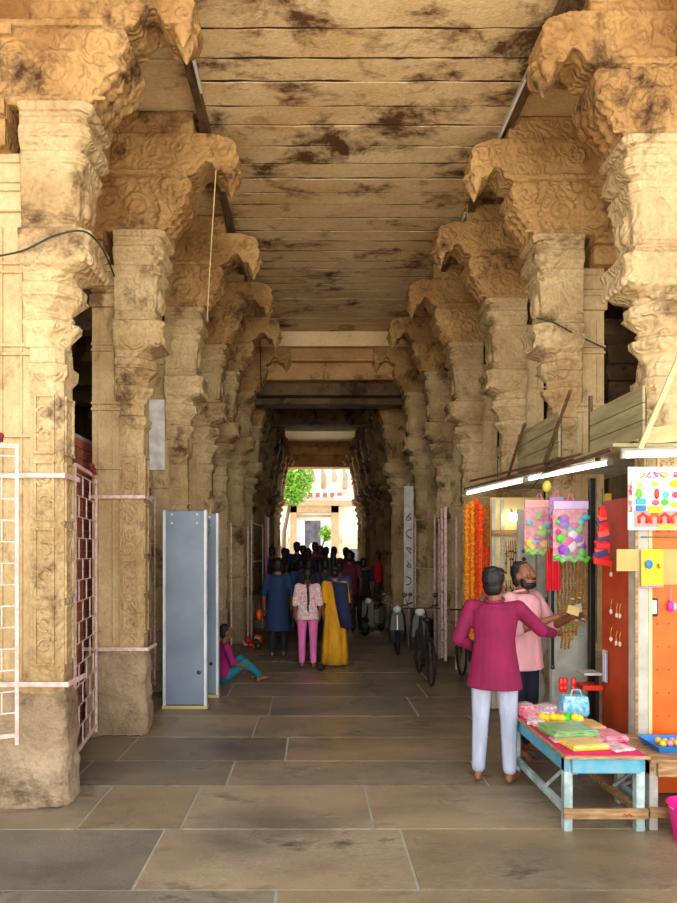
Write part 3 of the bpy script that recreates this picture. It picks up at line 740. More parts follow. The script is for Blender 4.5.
maroon = cloth('maroon_cloth', (134, 8, 68), (126, 8, 66)); pinkshirt = cloth('pink_check', (240, 176, 186), (222, 140, 156))
customer = person('person', 'man in a maroon long-sleeved shirt and pale blue trousers reaching over the stall table', (1.42, 5.12), -.42, 1.69,
    pose=dict(elL=(-.29, -.02, 1.14), wrL=(-.13, .20, 1.02), elR=(.35, .17, 1.22), wrR=(.43, .44, 1.17), kneeL=(-.11, .0, .5), ankL=(-.12, -.04, .085), toeL=(-.15, .13, .03), kneeR=(.11, .03, .5), ankR=(.12, .0, .085), toeR=(.17, .15, .03)),
    topm=maroon, top_len=.76, botm=cloth('pale_blue_trousers', (184, 192, 214), (160, 170, 196)), head_yaw=-.25, head_tilt=-.28, flare=1.13, vox=.0095, lean=.04, hands={'R': dict(d=(.25, .9, .05), n=(0, 0, -1), side=1, curl=.6)})
vendor = person('person', 'bearded man in a pink shirt with rolled sleeves standing behind the stall table', (1.86, 5.80), -2.5, 1.72,
    pose=dict(elR=(.25, .13, 1.15), wrR=(-.02, .34, 1.27), elL=(-.33, .10, 1.15), wrL=(-.24, .36, 1.26)),
    topm=pinkshirt, top_len=.78, sleeve='elbow', botm=cloth('navy_trousers', (24, 28, 48)), beard=True, head_tilt=-.3, head_yaw=-.1, belly=.03, vox=.0095, skin='skin', flare=1.06,
    hands={'L': dict(d=(-.1, .8, .25), n=(.5, 0, -.6), side=1, curl=.9), 'R': dict(d=(-.6, .7, .2), n=(-.5, 0, .7), side=1, curl=.9)})
def collar(p, k, m, lean=0, placket=False):
    MB().tube([(.072*k*math.sin(a*PI/8), (-.012+.07*math.cos(a*PI/8)*-1)*k+lean*.5*k, (1.475-.018*math.cos(a*PI/8)*-1*-1)*k) for a in range(-7, 8)], .013, 6).build('collar', m, p, smooth=True)
    if placket:
        MB().rings([[(-.016*k+q*k, y*k, z*k) for q in (0, .032)]+[(.016*k-q*k, (y-.012)*k, z*k) for q in (0, .032)] for z, y in ((1.42, .112), (1.3, .148), (1.15, .162), (1.0, .16), (.85, .168))]).build('placket', m, p, smooth=False)
        for z, y in ((1.36, .135), (1.24, .158), (1.12, .166), (1.0, .164)): MB().ball((0, y*k, z*k), .007, 8, 6, (1, .5, 1)).build('button', 'white_metal', p)
collar(customer, 1.69/1.75, maroon, .04); collar(vendor, 1.72/1.75, pinkshirt, 0, True)
blue = cloth('navy_kurta', (26, 52, 96), (18, 38, 74)); black = cloth('black_cloth', (24, 24, 30))
person('person', 'person in a knee-length dark blue kurta walking away, bag at the left hand', (-.62, 11.2), 0, 1.70, topm=blue, top_len=.46, botm=black, sleeve='elbow', flare=1.12, vox=.014,
       pose=dict(kneeR=(.1, .1, .5), ankR=(.1, -.02, .1), kneeL=(-.09, -.02, .5), ankL=(-.09, -.2, .12), toeL=(-.1, -.08, .03)), head_tilt=-.15)
person('person', 'girl with a long black braid, floral white top and bright pink trousers', (-.10, 10.15), .05, 1.56, topm=mat('floral', (236, 214, 212), .8, (206, 150, 160), 30), top_len=.84, sleeve='elbow',
       botm=cloth('pink_trousers', (236, 120, 186), (216, 96, 166)), hair='braid', female=True, vox=.013)
yel = person('person', 'woman in a mustard yellow dress with a dark blue shawl over her shoulder', (.33, 10.3), -.05, 1.60, topm=cloth('mustard', (224, 160, 16), (196, 132, 8)), top_len=.88, sleeve='elbow', bottom='skirt',
       botm=M['mustard'], hair='bun', female=True, vox=.013)
g = MB(); g.rings([[(x, y, z) for x, y, z in ((-.05+o, -.15, zz), (.17+o*.7, -.14, zz-.02), (.2+o*.7, -.02, zz-.03), (.17, -.125, zz-.02), (-.04+o, -.135, zz))] for zz, o in ((1.34, 0), (1.2, .03), (1.0, .06), (.8, .1), (.62, .14))])
g.build('shawl', cloth('shawl_blue', (34, 42, 84), (60, 60, 90)), yel, smooth=True)
tag(MB().ball((.10, 9.85, .055), .06, 10, 8, (1.1, 1, .9)).build('cloth_bundle', 'dark_rubber', smooth=True), 'small dark bundle on the floor at the hem of the mustard dress', 'bundle')
# handbag with the kurta wearer
t = thing('handbag', 'small orange and red bag carried by the person in the dark blue kurta', 'bag', (-.95, 11.25, .72))
MB().ball((0, 0, 0), .09, 10, 8, (.6, .9, 1.2)).build('bag_body', plain((220, 90, 20)), t, smooth=True); MB().tube([(0, -.05, .08), (.01, 0, .2), (0, .05, .08)], .008).build('handle', plain((150, 30, 20)), t)

# distant crowd
crowd = [  # px, y depth, H, top colour, bottom colour, female, hair, text
    (272, 16.6, 1.74, (40, 56, 104), (30, 30, 40), 0, 'short', 'man in a blue checked shirt at the left end of the crowd'),
    (284, 17.2, 1.72, (150, 70, 96), (40, 30, 40), 1, 'long', 'woman in a dusty rose top in the crowd near the left pillars'),
    (287, 18.4, 1.70, (200, 120, 150), (60, 40, 70), 1, 'bun', 'woman in a pale pink top deep in the crowd'),
    (297, 16.6, 1.86, (26, 32, 60), (24, 24, 34), 0, 'short', 'tall man in dark navy shirt rising above the crowd'),
    (303, 17.4, 1.78, (30, 26, 40), (30, 30, 44), 0, 'short', 'man in a black shirt beside the tall navy man'),
    (308, 15.9, 1.70, (36, 36, 56), (28, 28, 36), 1, 'pony', 'woman in dark clothes with a ponytail mid crowd'),
    (315, 18.6, 1.88, (206, 60, 90), (50, 40, 60), 0, 'short', 'man in a crimson shirt at the far middle of the crowd'),
    (320, 16.4, 1.76, (52, 48, 60), (34, 34, 40), 0, 'short', 'man in a charcoal shirt at the centre of the crowd'),
    (326, 17.6, 1.74, (74, 72, 84), (40, 40, 50), 0, 'short', 'man in a slate grey shirt just right of the crowd centre'),
    (334, 16.1, 1.74, (116, 112, 126), (50, 50, 60), 1, 'long', 'woman with loose long hair in a grey top'),
    (346, 15.8, 1.72, (84, 20, 36), (44, 14, 24), 1, 'bun', 'woman in a dark wine red dress at the right end of the crowd'),
    (352, 18.6, 1.60, (34, 30, 40), (26, 26, 32), 0, 'short', 'short man in black standing by the right inner pillars'),
    (275, 13.9, 1.60, (30, 36, 74), (26, 26, 40), 0, 'short', 'boy in a dark indigo shirt just ahead of the blue kurta'),
    (293, 14.9, 1.58, (150, 150, 70), (34, 34, 60), 1, 'bun', 'woman in an olive yellow top walking behind the crowd'),
    (301, 14.4, 1.64, (60, 90, 140), (30, 30, 50), 0, 'short', 'man in a mid blue shirt walking behind the crowd'),
    (325, 13.4, 1.66, (62, 62, 76), (40, 40, 54), 0, 'short', 'man in a dark grey shirt just beyond the yellow dress'),
    (339, 12.2, 1.62, (60, 66, 120), (44, 46, 66), 0, 'short', 'man in an indigo shirt beside the yellow dress, walking ahead'),
    (275, 15.2, 1.66, (46, 40, 60), (26, 26, 34), 1, 'bun', 'woman in dark plum clothes at the far left edge of the crowd'),
    (309, 13.0, 1.66, (40, 44, 58), (28, 28, 36), 0, 'short', 'man in a dark steel blue shirt directly ahead of the floral-topped girl'),
    (319, 14.7, 1.70, (28, 28, 36), (24, 24, 30), 1, 'long', 'woman with long loose hair in black, mid crowd behind the floral-topped girl'),
    (349, 14.1, 1.84, (92, 22, 40), (36, 14, 24), 0, 'short', 'tall man in a maroon shirt near the right inner pillars'),
    (363, 14.9, 1.66, (20, 20, 26), (22, 22, 28), 0, 'short', 'man in black at the far right edge of the crowd'),
]
protos = {}
for px, y, H, tc_, bc, fem, hr_, txt in crowd:
    key = (fem, hr_); x = (px-314)/650*y; bz = .2 if y > 15.5 else 0
    tm = cloth('cloth_%02x%02x%02x' % tc_, tc_); bm_ = cloth('cloth_%02x%02x%02x' % bc, bc)
    if key not in protos:
        p = person('person', txt, (x, y), R.uniform(-.2, .2), 1.7, topm=tm, botm=bm_, top_len=.55 if fem else .82, flare=1.15 if fem else 1.05, sleeve='short' if not fem else 'elbow', hair=hr_, female=bool(fem), vox=.02, skin='skin_dark', base_z=bz, parts=False,
                   pose=dict(kneeR=(.1, .09, .5), ankR=(.1, .03, .09), kneeL=(-.1, -.02, .5), ankL=(-.1, -.14, .1), toeL=(-.11, .0, .03)))
        protos[key] = p; c = p
    else:
        c = copy_tree(protos[key]); c.location = (x, y, bz); c.rotation_euler = (0, 0, R.uniform(-.3, .3)); c['label'] = txt
        for ch in c.children:
            if ch.name.split('.')[0] in ('shirt', 'tunic', 'trousers'):
                ch.material_slots[0].link = 'OBJECT'; ch.material_slots[0].material = bm_ if ch.name.startswith('trousers') else tm
    c.scale = (H/1.7,)*3; c['group'] = 'crowd walking towards the bright portal'
person('person', 'person in a bright red shirt standing among the parked scooters', (1.66, 16.9), 1.2, 1.62, topm=cloth('red_cloth', (200, 30, 24)), botm=cloth('grey_trousers', (70, 62, 66)), vox=.018, skin='skin_dark', base_z=.2)
# seated woman beside the detector
sp = dict(pel=(0, 0, .13), hipL=(-.1, .02, .12), hipR=(.1, .02, .12), kneeL=(-.14, .30, .34), kneeR=(.14, .31, .32), ankL=(-.11, .52, .07), ankR=(.12, .55, .07), toeL=(-.12, .66, .05), toeR=(.13, .69, .05),
          shL=(-.16, 0, .59), shR=(.16, 0, .59), elL=(-.24, .08, .34), elR=(.24, .08, .34), wrL=(-.18, .28, .26), wrR=(.18, .28, .26), neck=(0, 0, .63), head=(0, .03, .80))
person('person', 'woman in magenta top and teal trousers sitting on the floor beside the metal detector', (-1.24, 9.0), -1.2, 1.5, pose=sp, topm=cloth('magenta_top', (160, 24, 110)), top_len=.93,
       sleeve='elbow', botm=cloth('teal_cloth', (20, 120, 140)), female=True, hair='bun', vox=.014)

# ------------------------------------------------------------------ stall tables
def table(x0, x1, y0, y1, h, label, apron, legm, railm, name='display_table'):
    t = thing(name, label, 'table', (x0, y0, 0)); w = x1-x0; d = y1-y0
    MB().box(-.015, w+.015, -.015, d+.015, h-.022, h).build('tabletop', 'old_wood', t, bevel=.004)
    a = MB().box(.04, w-.04, .0, .03, h-.115, h-.023).box(.04, w-.04, d-.03, d, h-.115, h-.023).box(0, .03, .03, d-.03, h-.115, h-.023).box(w-.03, w, .03, d-.03, h-.115, h-.023)
    a.build('apron', apron, t, bevel=.003)
    for x in (0, w-.055):
        for y in (.032, d-.09): MB().box(x, x+.055, y, y+.055, 0, h-.024).build('leg', legm, t, bevel=.004)
    MB().box(-.01, w+.01, .005, .03, .09, .155).build('stretcher', railm, t, bevel=.003)
    MB().box(.01, .045, .09, d-.09, .10, .15).build('stretcher', 'pale_paint', t, bevel=.003)
    if apron == 'blue_paint': MB().tube([(w*.7+.012*k, .003, .12+.012*math.sin(k*2.3)) for k in range(6)], .004, 5).build('red_mark', plain((200, 60, 30)), t)
    MB().box(w-.045, w-.01, .09, d-.09, .10, .15).build('stretcher', railm, t, bevel=.003)
    for q in (.02, w-.02): MB().tube([(q, .1, h-.12), (q, .42, .16)], .014, 4).build('brace', 'pale_paint', t)
    return t
table(1.61, 2.13, 4.15, 5.33, .5, 'low wooden table with chipped blue paint covered in toys', 'blue_paint', 'pale_paint', 'old_wood')
table(2.17, 2.75, 4.17, 4.74, .47, 'unpainted grey wooden table at the right edge under a blue tray', 'old_wood', 'grey_metal', 'old_wood')
ZT = .5
def flat(name, label, cat, x, y, w, d, h, m, rz=0, z=ZT, group=None, wrap=True):
    t = thing(name, label, cat, (x, y, z+.0015), rz, group)
    MB().box(-w/2, w/2, -d/2, d/2, 0, h).build('card', m, t, bevel=min(h*.3, .006))
    if wrap:
        b = MB(); n = 8; vs = []; fs = []
        rs = []
        for j in range(5):
            r = []
            for i in range(16):
                a = 2*PI*i/16; q = (.2, .9, 1.06, .9, .2)[j]
                c_, s_ = math.cos(a), math.sin(a); sq = 1/max(abs(c_), abs(s_))
                r.append((c_*sq*w/2*q*R.uniform(.97, 1.04), s_*sq*d/2*q*R.uniform(.97, 1.04), max(.0005, h*.5+(-.5, -.45, 0, .55, .8)[j]*(h+.006)+R.uniform(0, .003))))
            rs.append(r)
        b.rings(rs); b.build('plastic_wrap', 'clear_film', t)
    return t
MB_ = MB()
tag(MB().box(1.61, 2.12, 4.15, 5.3, ZT+.0005, ZT+.004).build('cloth_cover', cloth('pink_cover', (226, 40, 110))), 'pink plastic sheet spread under the toys on the blue table', 'sheet')
Z2 = ZT+.005
flat('toy_packet', 'yellow flat packet at the front left corner of the blue table', 'packet', 1.79, 4.32, .25, .19, .035, 'print_yellow', .15, Z2)
flat('toy_packet', 'white and pink packet lying beside the front yellow packet', 'packet', 1.995, 4.29, .15, .17, .015, 'print_white', .3, Z2)
flat('toy_packet', 'crinkled red and pink packet at the front right corner of the blue table', 'packet', 2.05, 4.52, .16, .22, .035, 'print_pink', .1, Z2)
flat('toy_packet', 'large green packet in the middle of the blue table', 'packet', 1.80, 4.61, .32, .28, .055, 'print_green', .1, Z2)
flat('toy_packet', 'flat golden yellow board behind the pink packets on the blue table', 'packet', 2.01, 4.79, .19, .22, .035, 'cardboard', .05, Z2, wrap=False)
flat('toy_packet', 'small pink packet wedged between the large green packet and the crinkled red and pink one', 'packet', 1.94, 4.45, .06, .08, .02, 'print_pink', .2, Z2)
flat('toy_packet', 'white and pink packet at the left edge of the blue table, behind the green packet', 'packet', 1.67, 4.89, .09, .16, .04, 'print_white', .0, Z2)
flat('toy_packet', 'bright pink packet on the blue table, left of the yellow toys', 'packet', 1.69, 5.06, .12, .12, .05, 'print_pink', .2, Z2)
flat('toy_packet', 'red and white packet at the far left end of the blue table', 'packet', 1.69, 5.20, .15, .12, .07, 'print_red', .1, Z2)
flat('toy_packet', 'clear packet of white trinkets at the far end of the blue table', 'packet', 1.86, 5.22, .14, .12, .06, 'print_white', .5, Z2)
t = thing('toy_bag', 'clear bag of yellow ball toys with one bright green toy on the blue table', 'toy', (1.86, 4.92, Z2+.001))
for i in range(9):
    MB().ball((-.13+.033*i, R.uniform(-.05, .05), .035+R.uniform(0, .02)), .033, 10, 8).build('ball', plain((246, 214, 20)) if i not in (5, 6) else plain((60, 220, 40)), t, smooth=True)
# loose clutter of small packets along the table
rr = random.Random(12)
for i, (x, y, w, d, h, m_, lb) in enumerate((
        (1.66, 4.45, .07, .11, .012, 'print_pink', 'small pink card at the left table edge behind the front corner'),
        (1.80, 5.09, .12, .10, .05, 'print_white', 'white toy packet just behind the yellow balls'),
        (1.95, 5.06, .10, .10, .04, 'print_pink', 'pink toy packet between the yellow balls and the blue bag'),
        (1.64, 4.93, .04, .16, .02, 'print_red', 'thin red card hanging over the left table edge'))):
    flat('toy_packet', lb, 'packet', x, y, w, d, h, m_, rr.uniform(-.5, .5), Z2)
# blue printed bag with sticks
t = thing('gift_bag', 'blue and white printed carry bag standing on the far right of the blue table', 'bag', (2.06, 5.15, Z2+.001))
MB().rings([[(x, y, z) for x, y in ((-w_, -.05), (w_, -.055), (w_*.95, .05), (-w_, .05))] for z, w_ in ((0, .085), (.02, .105), (.12, .10), (.16, .09))]).build('bag_body', 'print_blue', t, bevel=.01)
MB().tube([(-.05, -.04, .14), (-.03, -.04, .21), (.03, -.04, .21), (.05, -.04, .14)], .006).build('handle', 'print_blue', t)
for i, (px, py) in enumerate(((2.0, 5.255), (2.035, 5.27), (2.10, 5.26))):
    t = thing('flower_stick', 'red foam flower on a green stick, %s of three behind the blue bag' % ['leftmost', 'middle', 'rightmost'][i], 'toy', (px, py, Z2), 0, 'red flower sticks behind the blue bag')
    MB().tube([(0, 0, 0), (0, 0, .19)], .006).build('stick', plain((70, 190, 60)), t)
    MB().lathe((0, 0, .16), [(0, .012), (.03, .022), (.05, .016), (.08, .024), (.11, .018), (.12, .006)], 8).build('flower', plain((230, 40, 30)), t)
# blue tray on the side table with yellow balls
t = thing('tray', 'bright blue plastic tray on the grey wooden table', 'tray', (2.45, 4.42, .4715))
MB().rings([[(x, y, z) for x, y in ((-w_, -d_), (w_, -d_), (w_, d_), (-w_, d_))] for z, w_, d_ in ((0, .16, .12), (.045, .185, .145), (.045, .175, .135), (.006, .152, .112))], True).build('tray_shell', plain((30, 130, 220)), t)
for i in range(10):
    tag(MB().ball((2.35+.048*(i % 5), 4.38+.06*(i//5), .505+.004*(i % 3)), .024, 8, 6).build('candy_ball', plain([(240, 210, 60), (220, 150, 170), (236, 190, 40)][i % 3]), smooth=True), 'small yellow or pink ball heaped in the blue tray', 'ball', 'balls heaped in the blue tray')
# pink bucket
t = thing('bucket', 'hot pink plastic bucket at the right edge near the floor', 'bucket', (2.36, 4.03, 0))
b = MB(); b.rings([[(r*math.cos(2*PI*k/20), r*math.sin(2*PI*k/20), z) for k in range(20)] for z, r in ((0, .11), (.22, .15), (.225, .158), (.235, .158), (.235, .148), (.01, .105))], True); b.build('bucket_shell', plain((250, 30, 150)), t, smooth='auto')
MB().tube([(-.155, 0, .225), (-.1, -.1, .17), (0, -.155, .15), (.1, -.1, .17), (.155, 0, .225)], .004).build('handle', 'white_metal', t)

# ------------------------------------------------------------------ stall boards and stock
def board(name, label, x0, x1, y0, y1, z0, z1, m, frame=None):
    t = thing(name, label, 'board', ((x0+x1)/2, (y0+y1)/2, 0)); cx, cy = (x0+x1)/2, (y0+y1)/2
    MB().box(x0-cx, x1-cx, y0-cy, y1-cy, z0, z1).build('panel', m, t, bevel=.003); return t
t = board('pegboard', 'bright orange perforated board facing the passage front at the right edge', 2.49, 3.1, 4.80, 4.83, .02, 2.15, 'orange_board')
b = MB()
for i in range(7):
    for j in range(11): b.ball((-.26+i*.085, -.016, .25+j*.17), .006, 6, 4, (1, .3, 1))
b.build('peg_holes', 'hole', t)
t = board('shop_door', 'narrow red-brown door panel beside the white post, earrings pinned to it', 2.40, 2.43, 4.90, 5.42, .02, 2.22, 'red_board')
t = board('door_post', 'white painted wooden post between the red-brown door and orange pegboard', 2.36, 2.46, 4.78, 4.88, 0, 2.3, 'white_metal')
MB().box(-.052, -.03, -.06, -.05, .02, 2.28).build('groove', 'old_wood', t); MB().box(.05, .075, -.055, .04, 0, 2.25).build('side_batten', 'cream_board', t)
t = board('display_board', 'tall grey metal back board hung with gold necklaces', 2.22, 2.62, 6.12, 6.16, .02, 2.2, 'grey_metal')
for z in (.55, 1.02, 1.5): MB().box(-.2, .2, -.035, -.021, z, z+.015).build('rail', 'white_metal', t)
for x in (-.19, .16): MB().box(x, x+.03, -.04, -.021, .02, 2.2).build('edge_strip', 'white_metal', t)
t = board('shop_cabinet', 'cream cabinet board with small trinkets on hooks behind the two men', 2.02, 2.62, 7.4, 7.46, .02, 2.42, 'cream_board')
MB().box(-.3, .3, -.06, -.031, 1.98, 2.05).build('shelf_lip', 'old_wood', t)
for x in (-.3, -.2): MB().box(x, x+.04, -.05, -.031, .02, 2.4).build('frame_strip', 'white_metal', t)
t = board('metal_sheet', 'pale metal sheet panel between the cream cabinet and necklace board', 2.15, 2.5, 6.86, 6.89, .02, 2.25, 'white_metal')
MB().tube([(.0, -.03, .02), (.0, -.03, 2.25)], .012).build('pipe', 'grey_metal', t)
tag(MB().box(2.42, 2.47, 5.70, 5.75, 0, 2.45).build('post', 'black_plastic', bevel=.004), 'thin black post in front of the necklace board', 'post')
tag(MB().box(2.50, 2.54, 5.55, 5.6, .0, 2.3).build('post', plain((220, 190, 60))), 'narrow yellow strip post beside the red-brown door', 'post')
# counter with red shelf
t = thing('counter', 'small grey counter with a red shelf under the red-brown door', 'counter', (2.3, 5.42, 0))
MB().box(-.07, .08, -.06, .12, .78, .80).build('counter_top', 'white_metal', t, bevel=.004); MB().box(-.09, .08, -.08, .10, .66, .70).build('shelf', plain((220, 50, 20)), t, bevel=.004)
for y in (-.04, .08): MB().box(.03, .06, y, y+.02, 0, .78).build('leg', 'black_plastic', t)
# trinkets on the cream cabinet
for i in range(22):
    x = 2.13+.026*(i % 11); z = 1.93-(.45 if i > 10 else 0); l = R.uniform(.12, .38)
    c = R.choice(['gold', 'black_plastic', 'gold', 'hole'])
    b = MB(); b.tube([(x, 7.396, z), (x+.008, 7.39, z-l*.5), (x, 7.392, z-l)], .004, 4)
    for q in range(3): b.ball((x, 7.388, z-l*(.4+.3*q)), .012, 6, 4)
    tag(b.build('trinket_chain', c), 'thin trinket chain on the cream cabinet behind the two men', 'necklace', 'trinket chains on the cream cabinet')
t = thing('black_tassel', 'dark tassel bunch on the cream cabinet, below the glowing bulb', 'tassel', (2.45, 7.35, 1.62))
MB().lathe((0, 0, 0), [(0, .05), (.1, .045), (.2, .02), (.3, .006)], 8).build('threads', 'black_plastic', t); MB().tube([(0, 0, .28), (0, .0, .36)], .004).build('cord', 'cable', t)
# gold necklaces
for i in range(9):
    x = 2.29+.034*i; z1 = 1.92; l = R.uniform(.85, 1.05) if i < 6 else R.uniform(.6, .9); b = MB()
    n = 44
    for q in range(n): b.ball((x+.005*math.sin(q), 6.088+.004*math.cos(q*2), z1-l*q/n), .0115, 6, 4)
    tag(b.build('bead_necklace', 'gold'), 'gold bead necklace hanging in a bunch on the grey board', 'necklace', 'gold bead necklaces on the grey board')
t = thing('belt', 'long black belt strap hanging from the vendor side of the necklaces', 'belt', (2.235, 6.09, 0))
MB().box(-.012, .018, 0, .008, .72, 1.45).build('strap', 'black_plastic', t, bevel=.003); MB().ball((.003, 0, .72), .022, 8, 6, (1, .5, 1)).build('buckle', 'black_plastic', t)
for i in range(3):
    t = thing('keyring_bunch', ['yellow and red keyring bunch low beside the necklaces', 'green and yellow keyring bunch left of its red twin', 'white and red keyring bunch nearest the black post'][i], 'keyring', (2.38+.06*i, 6.085, 1.0+.06*i), 0, 'keyring bunches under the necklaces')
    for q in range(7): MB().lathe((R.uniform(-.02, .02), 0, .05*q), [(-.006, .014), (0, .024), (.006, .014)], 8, 1, .4).build('charm', plain([(246, 210, 30), (220, 40, 40), (120, 200, 40), (240, 240, 230)][(q+i) % 4]), t)
    MB().tube([(0, 0, 0), (0, 0, .42)], .003, 4).build('cord', 'gold', t)
# red tassels
for i in range(5):
    x = 2.12+.026*i
    t = thing('red_tassel', 'red thread tassel in the bunch hanging above the vendor hands', 'tassel', (x, 5.9+.012*(i % 2), 0), 0, 'red tassels above the vendor')
    MB().lathe((0, 0, 1.45), [(0, .014), (.05, .016), (.28, .014), (.38, .008), (.40, .004)], 7).build('threads', plain((226, 24, 44)), t)
    MB().tube([(0, 0, 1.84), (0, 0, 2.05)], .002, 4).build('cord', 'cable', t)
# column of blue stickers
for i in range(7): tag(MB().ball((2.21, 6.85, 1.30+.085*i), .025, 8, 5, (1, .3, .8)).build('hair_clip', plain([(40, 90, 190), (200, 60, 60), (40, 40, 60)][i % 3])), 'small hair clip in the vertical row on the pale metal sheet', 'hair clip', 'hair clips on the pale metal sheet')
# earrings
for i, (y, z) in enumerate(((5.22, 1.62), (5.22, 1.32), (5.12, 1.30), (5.07, 1.30), (5.22, 1.10), (5.13, 1.08), (5.07, 1.08))):
    t = thing('earring', 'white pearl drop earring on the red-brown door, in row %s' % ('top', 'middle', 'middle', 'middle', 'bottom', 'bottom', 'bottom')[i], 'earring', (2.385, y, z), 0, 'pearl earrings on the red-brown door')
    MB().tube([(.01, 0, .1), (0, 0, .06), (0, 0, .02)], .003, 4).build('hook', 'gold', t); MB().ball((0, 0, 0), .018, 8, 6, (.7, 1, 1.2)).build('pearl', plain((250, 210, 190)), t, smooth=True)
t = thing('pen_pack', 'bundle of pale violet pens hanging low on the red-brown door', 'pens', (2.375, 5.30, .74))
for i in range(5): MB().tube([(.0, -.03+.016*i, 0), (0, -.03+.016*i, .26-.03*(i % 2))], .006, 5).build('pen', plain([(150, 140, 210), (210, 220, 240), (200, 220, 120)][i % 3]), t)
# orange garlands
for i, (px, y, z0, z1, c) in enumerate(((467, 7.75, .85, 2.42, (232, 150, 20)), (472, 7.8, .75, 2.46, (246, 160, 20)), (477, 7.85, 1.2, 2.46, (250, 96, 14)), (481, 7.7, 1.3, 2.42, (250, 90, 10)), (487, 7.75, .95, 1.9, (250, 84, 10)), (488, 7.9, 1.75, 2.44, (236, 150, 30)))):
    x = (px-314)/650*y; b = MB(); n = int((z1-z0)/.035); rr = random.Random(i)
    b.lathe((x, y, z0), [(k*.035+(.012 if k % 2 else 0), .036+rr.uniform(-.008, .01) if k % 2 else .026) for k in range(n)], 9)
    for k in range(n*2): a = rr.uniform(0, 6.28); b.ball((x+.032*math.cos(a), y+.032*math.sin(a), z0+rr.uniform(0, z1-z0-.04)), .012, 6, 4)
    tag(b.build('flower_garland', mat('garland%d' % i, c, .8, (c[0]-30, int(c[1]*.7), 5), 40)), ['yellow flower garland nearest the passage, leftmost in the hanging row', 'amber flower garland, second from the left in the hanging row', 'deep orange flower garland, third from the left in the hanging row',
        'bright orange flower garland, fourth from the left in the hanging row', 'short orange flower garland hanging lowest on the right', 'short amber flower garland tucked high behind the orange ones'][i], 'garland', 'flower garlands at the far end of the stall')
tag(MB().tube([(1.78, 7.8, 2.47), (2.2, 7.85, 2.49)], .01).build('hanging_rod', 'old_wood'), 'thin rod carrying the orange flower garlands', 'rod')

# hanging toy packs
def toy_pack(label, x, y, z0, z1, w, cols, head, seed):
    t = thing('toy_pack', label, 'toy pack', (x, y, 0), 0, 'toy packs hanging under the tube light'); rr = random.Random(seed)
    MB().box(-w/2, w/2, .012, .018, z0, z1).build('backing_card', 'print_pink' if head[0] > 200 else plain(head), t)
    MB().box(-w/2, w/2, -.012, .011, z1-.07, z1).build('header_card', plain(head), t, bevel=.004)
    for i in range(22):
        r = rr.uniform(.022, .048); cx = rr.uniform(-w/2+r, w/2-r); cz = z0+.03+r+(z1-z0-.16-r)*((i*0.37) % 1)
        MB().ball((cx, -.018-.01*(i % 3), cz), r, 10, 8, (rr.uniform(.7, 1.3), .5, rr.uniform(.7, 1.2))).build('toy', plain(cols[i % len(cols)]), t, smooth=True)
    n = 9; b = MB(); b.tube([(-w/2+w*k/n, -.02, z0+.02+.025*math.sin(k*2.2)) for k in range(n+1)], .022, 7); b.build('ribbon_trim', plain(cols[0]), t, smooth=True)
    MB().rings([[(a*w/2*q, -.06*q_+.0, zz) for a, q, q_ in ((-1, 1, 0), (-.5, 1, 1), (.5, 1, 1), (1, 1, 0))] for zz in (z0, z1-.06)], False).build('clear_bag', 'clear_film', t)
    MB().tube([(-.03, 0, z1), (-.01, 0, z1+.06), (.01, 0, z1+.06), (.03, 0, z1)], .004, 5).build('hook', plain((240, 120, 170)), t)
toy_pack('pink-topped toy pack with green and blue balls, left of the two under the tube light', 2.08, 6.0, 1.78, 2.28, .27, [(130, 220, 40), (236, 40, 150), (90, 200, 230), (250, 200, 40)], (244, 170, 160), 1)
toy_pack('lilac-topped toy pack with purple flower and green ribbon, right of the two', 2.22, 5.62, 1.72, 2.24, .30, [(90, 220, 60), (150, 50, 210), (236, 40, 150), (60, 200, 220), (250, 240, 250)], (216, 190, 240), 2)
toy_pack('small purple pack partly behind the pair of large toy packs', 2.22, 5.95, 1.8, 2.3, .12, [(220, 40, 150), (140, 80, 220), (250, 220, 60)], (190, 150, 230), 3)
tag(MB().ball((2.13, 5.95, 2.40), .045, 10, 8, (.9, .9, 1.2)).build('hanging_pouch', plain((214, 206, 90)), smooth=True), 'small yellow-green pouch hung under the tube light joint', 'pouch')
tag(MB().tube([(1.95, 5.3, 2.56), (2.1, 6.3, 2.40), (2.13, 7.3, 2.46)], .006).build('hanging_string', 'cable'), 'dark string from which the toy packs hang', 'string')
# red strip bundle
t = thing('snack_bundle', 'hanging bundle of red and dark snack sachets before the red-brown door', 'sachets', (2.27, 5.12, 0))
for i in range(14):
    z = 1.72+.032*i; w_ = .13-.006*i
    MB().obox((R.uniform(-.012, .012), R.uniform(-.012, .012), z), (w_, .03, .05), Matrix.Rotation(R.uniform(-.4, .4), 3, 'Y')).build('sachet', plain([(226, 34, 40), (200, 20, 40), (60, 60, 100), (240, 80, 70)][i % 4]), t, bevel=.006)
MB().tube([(0, 0, 2.17), (0, 0, 2.3)], .004).build('cord', 'cable', t)
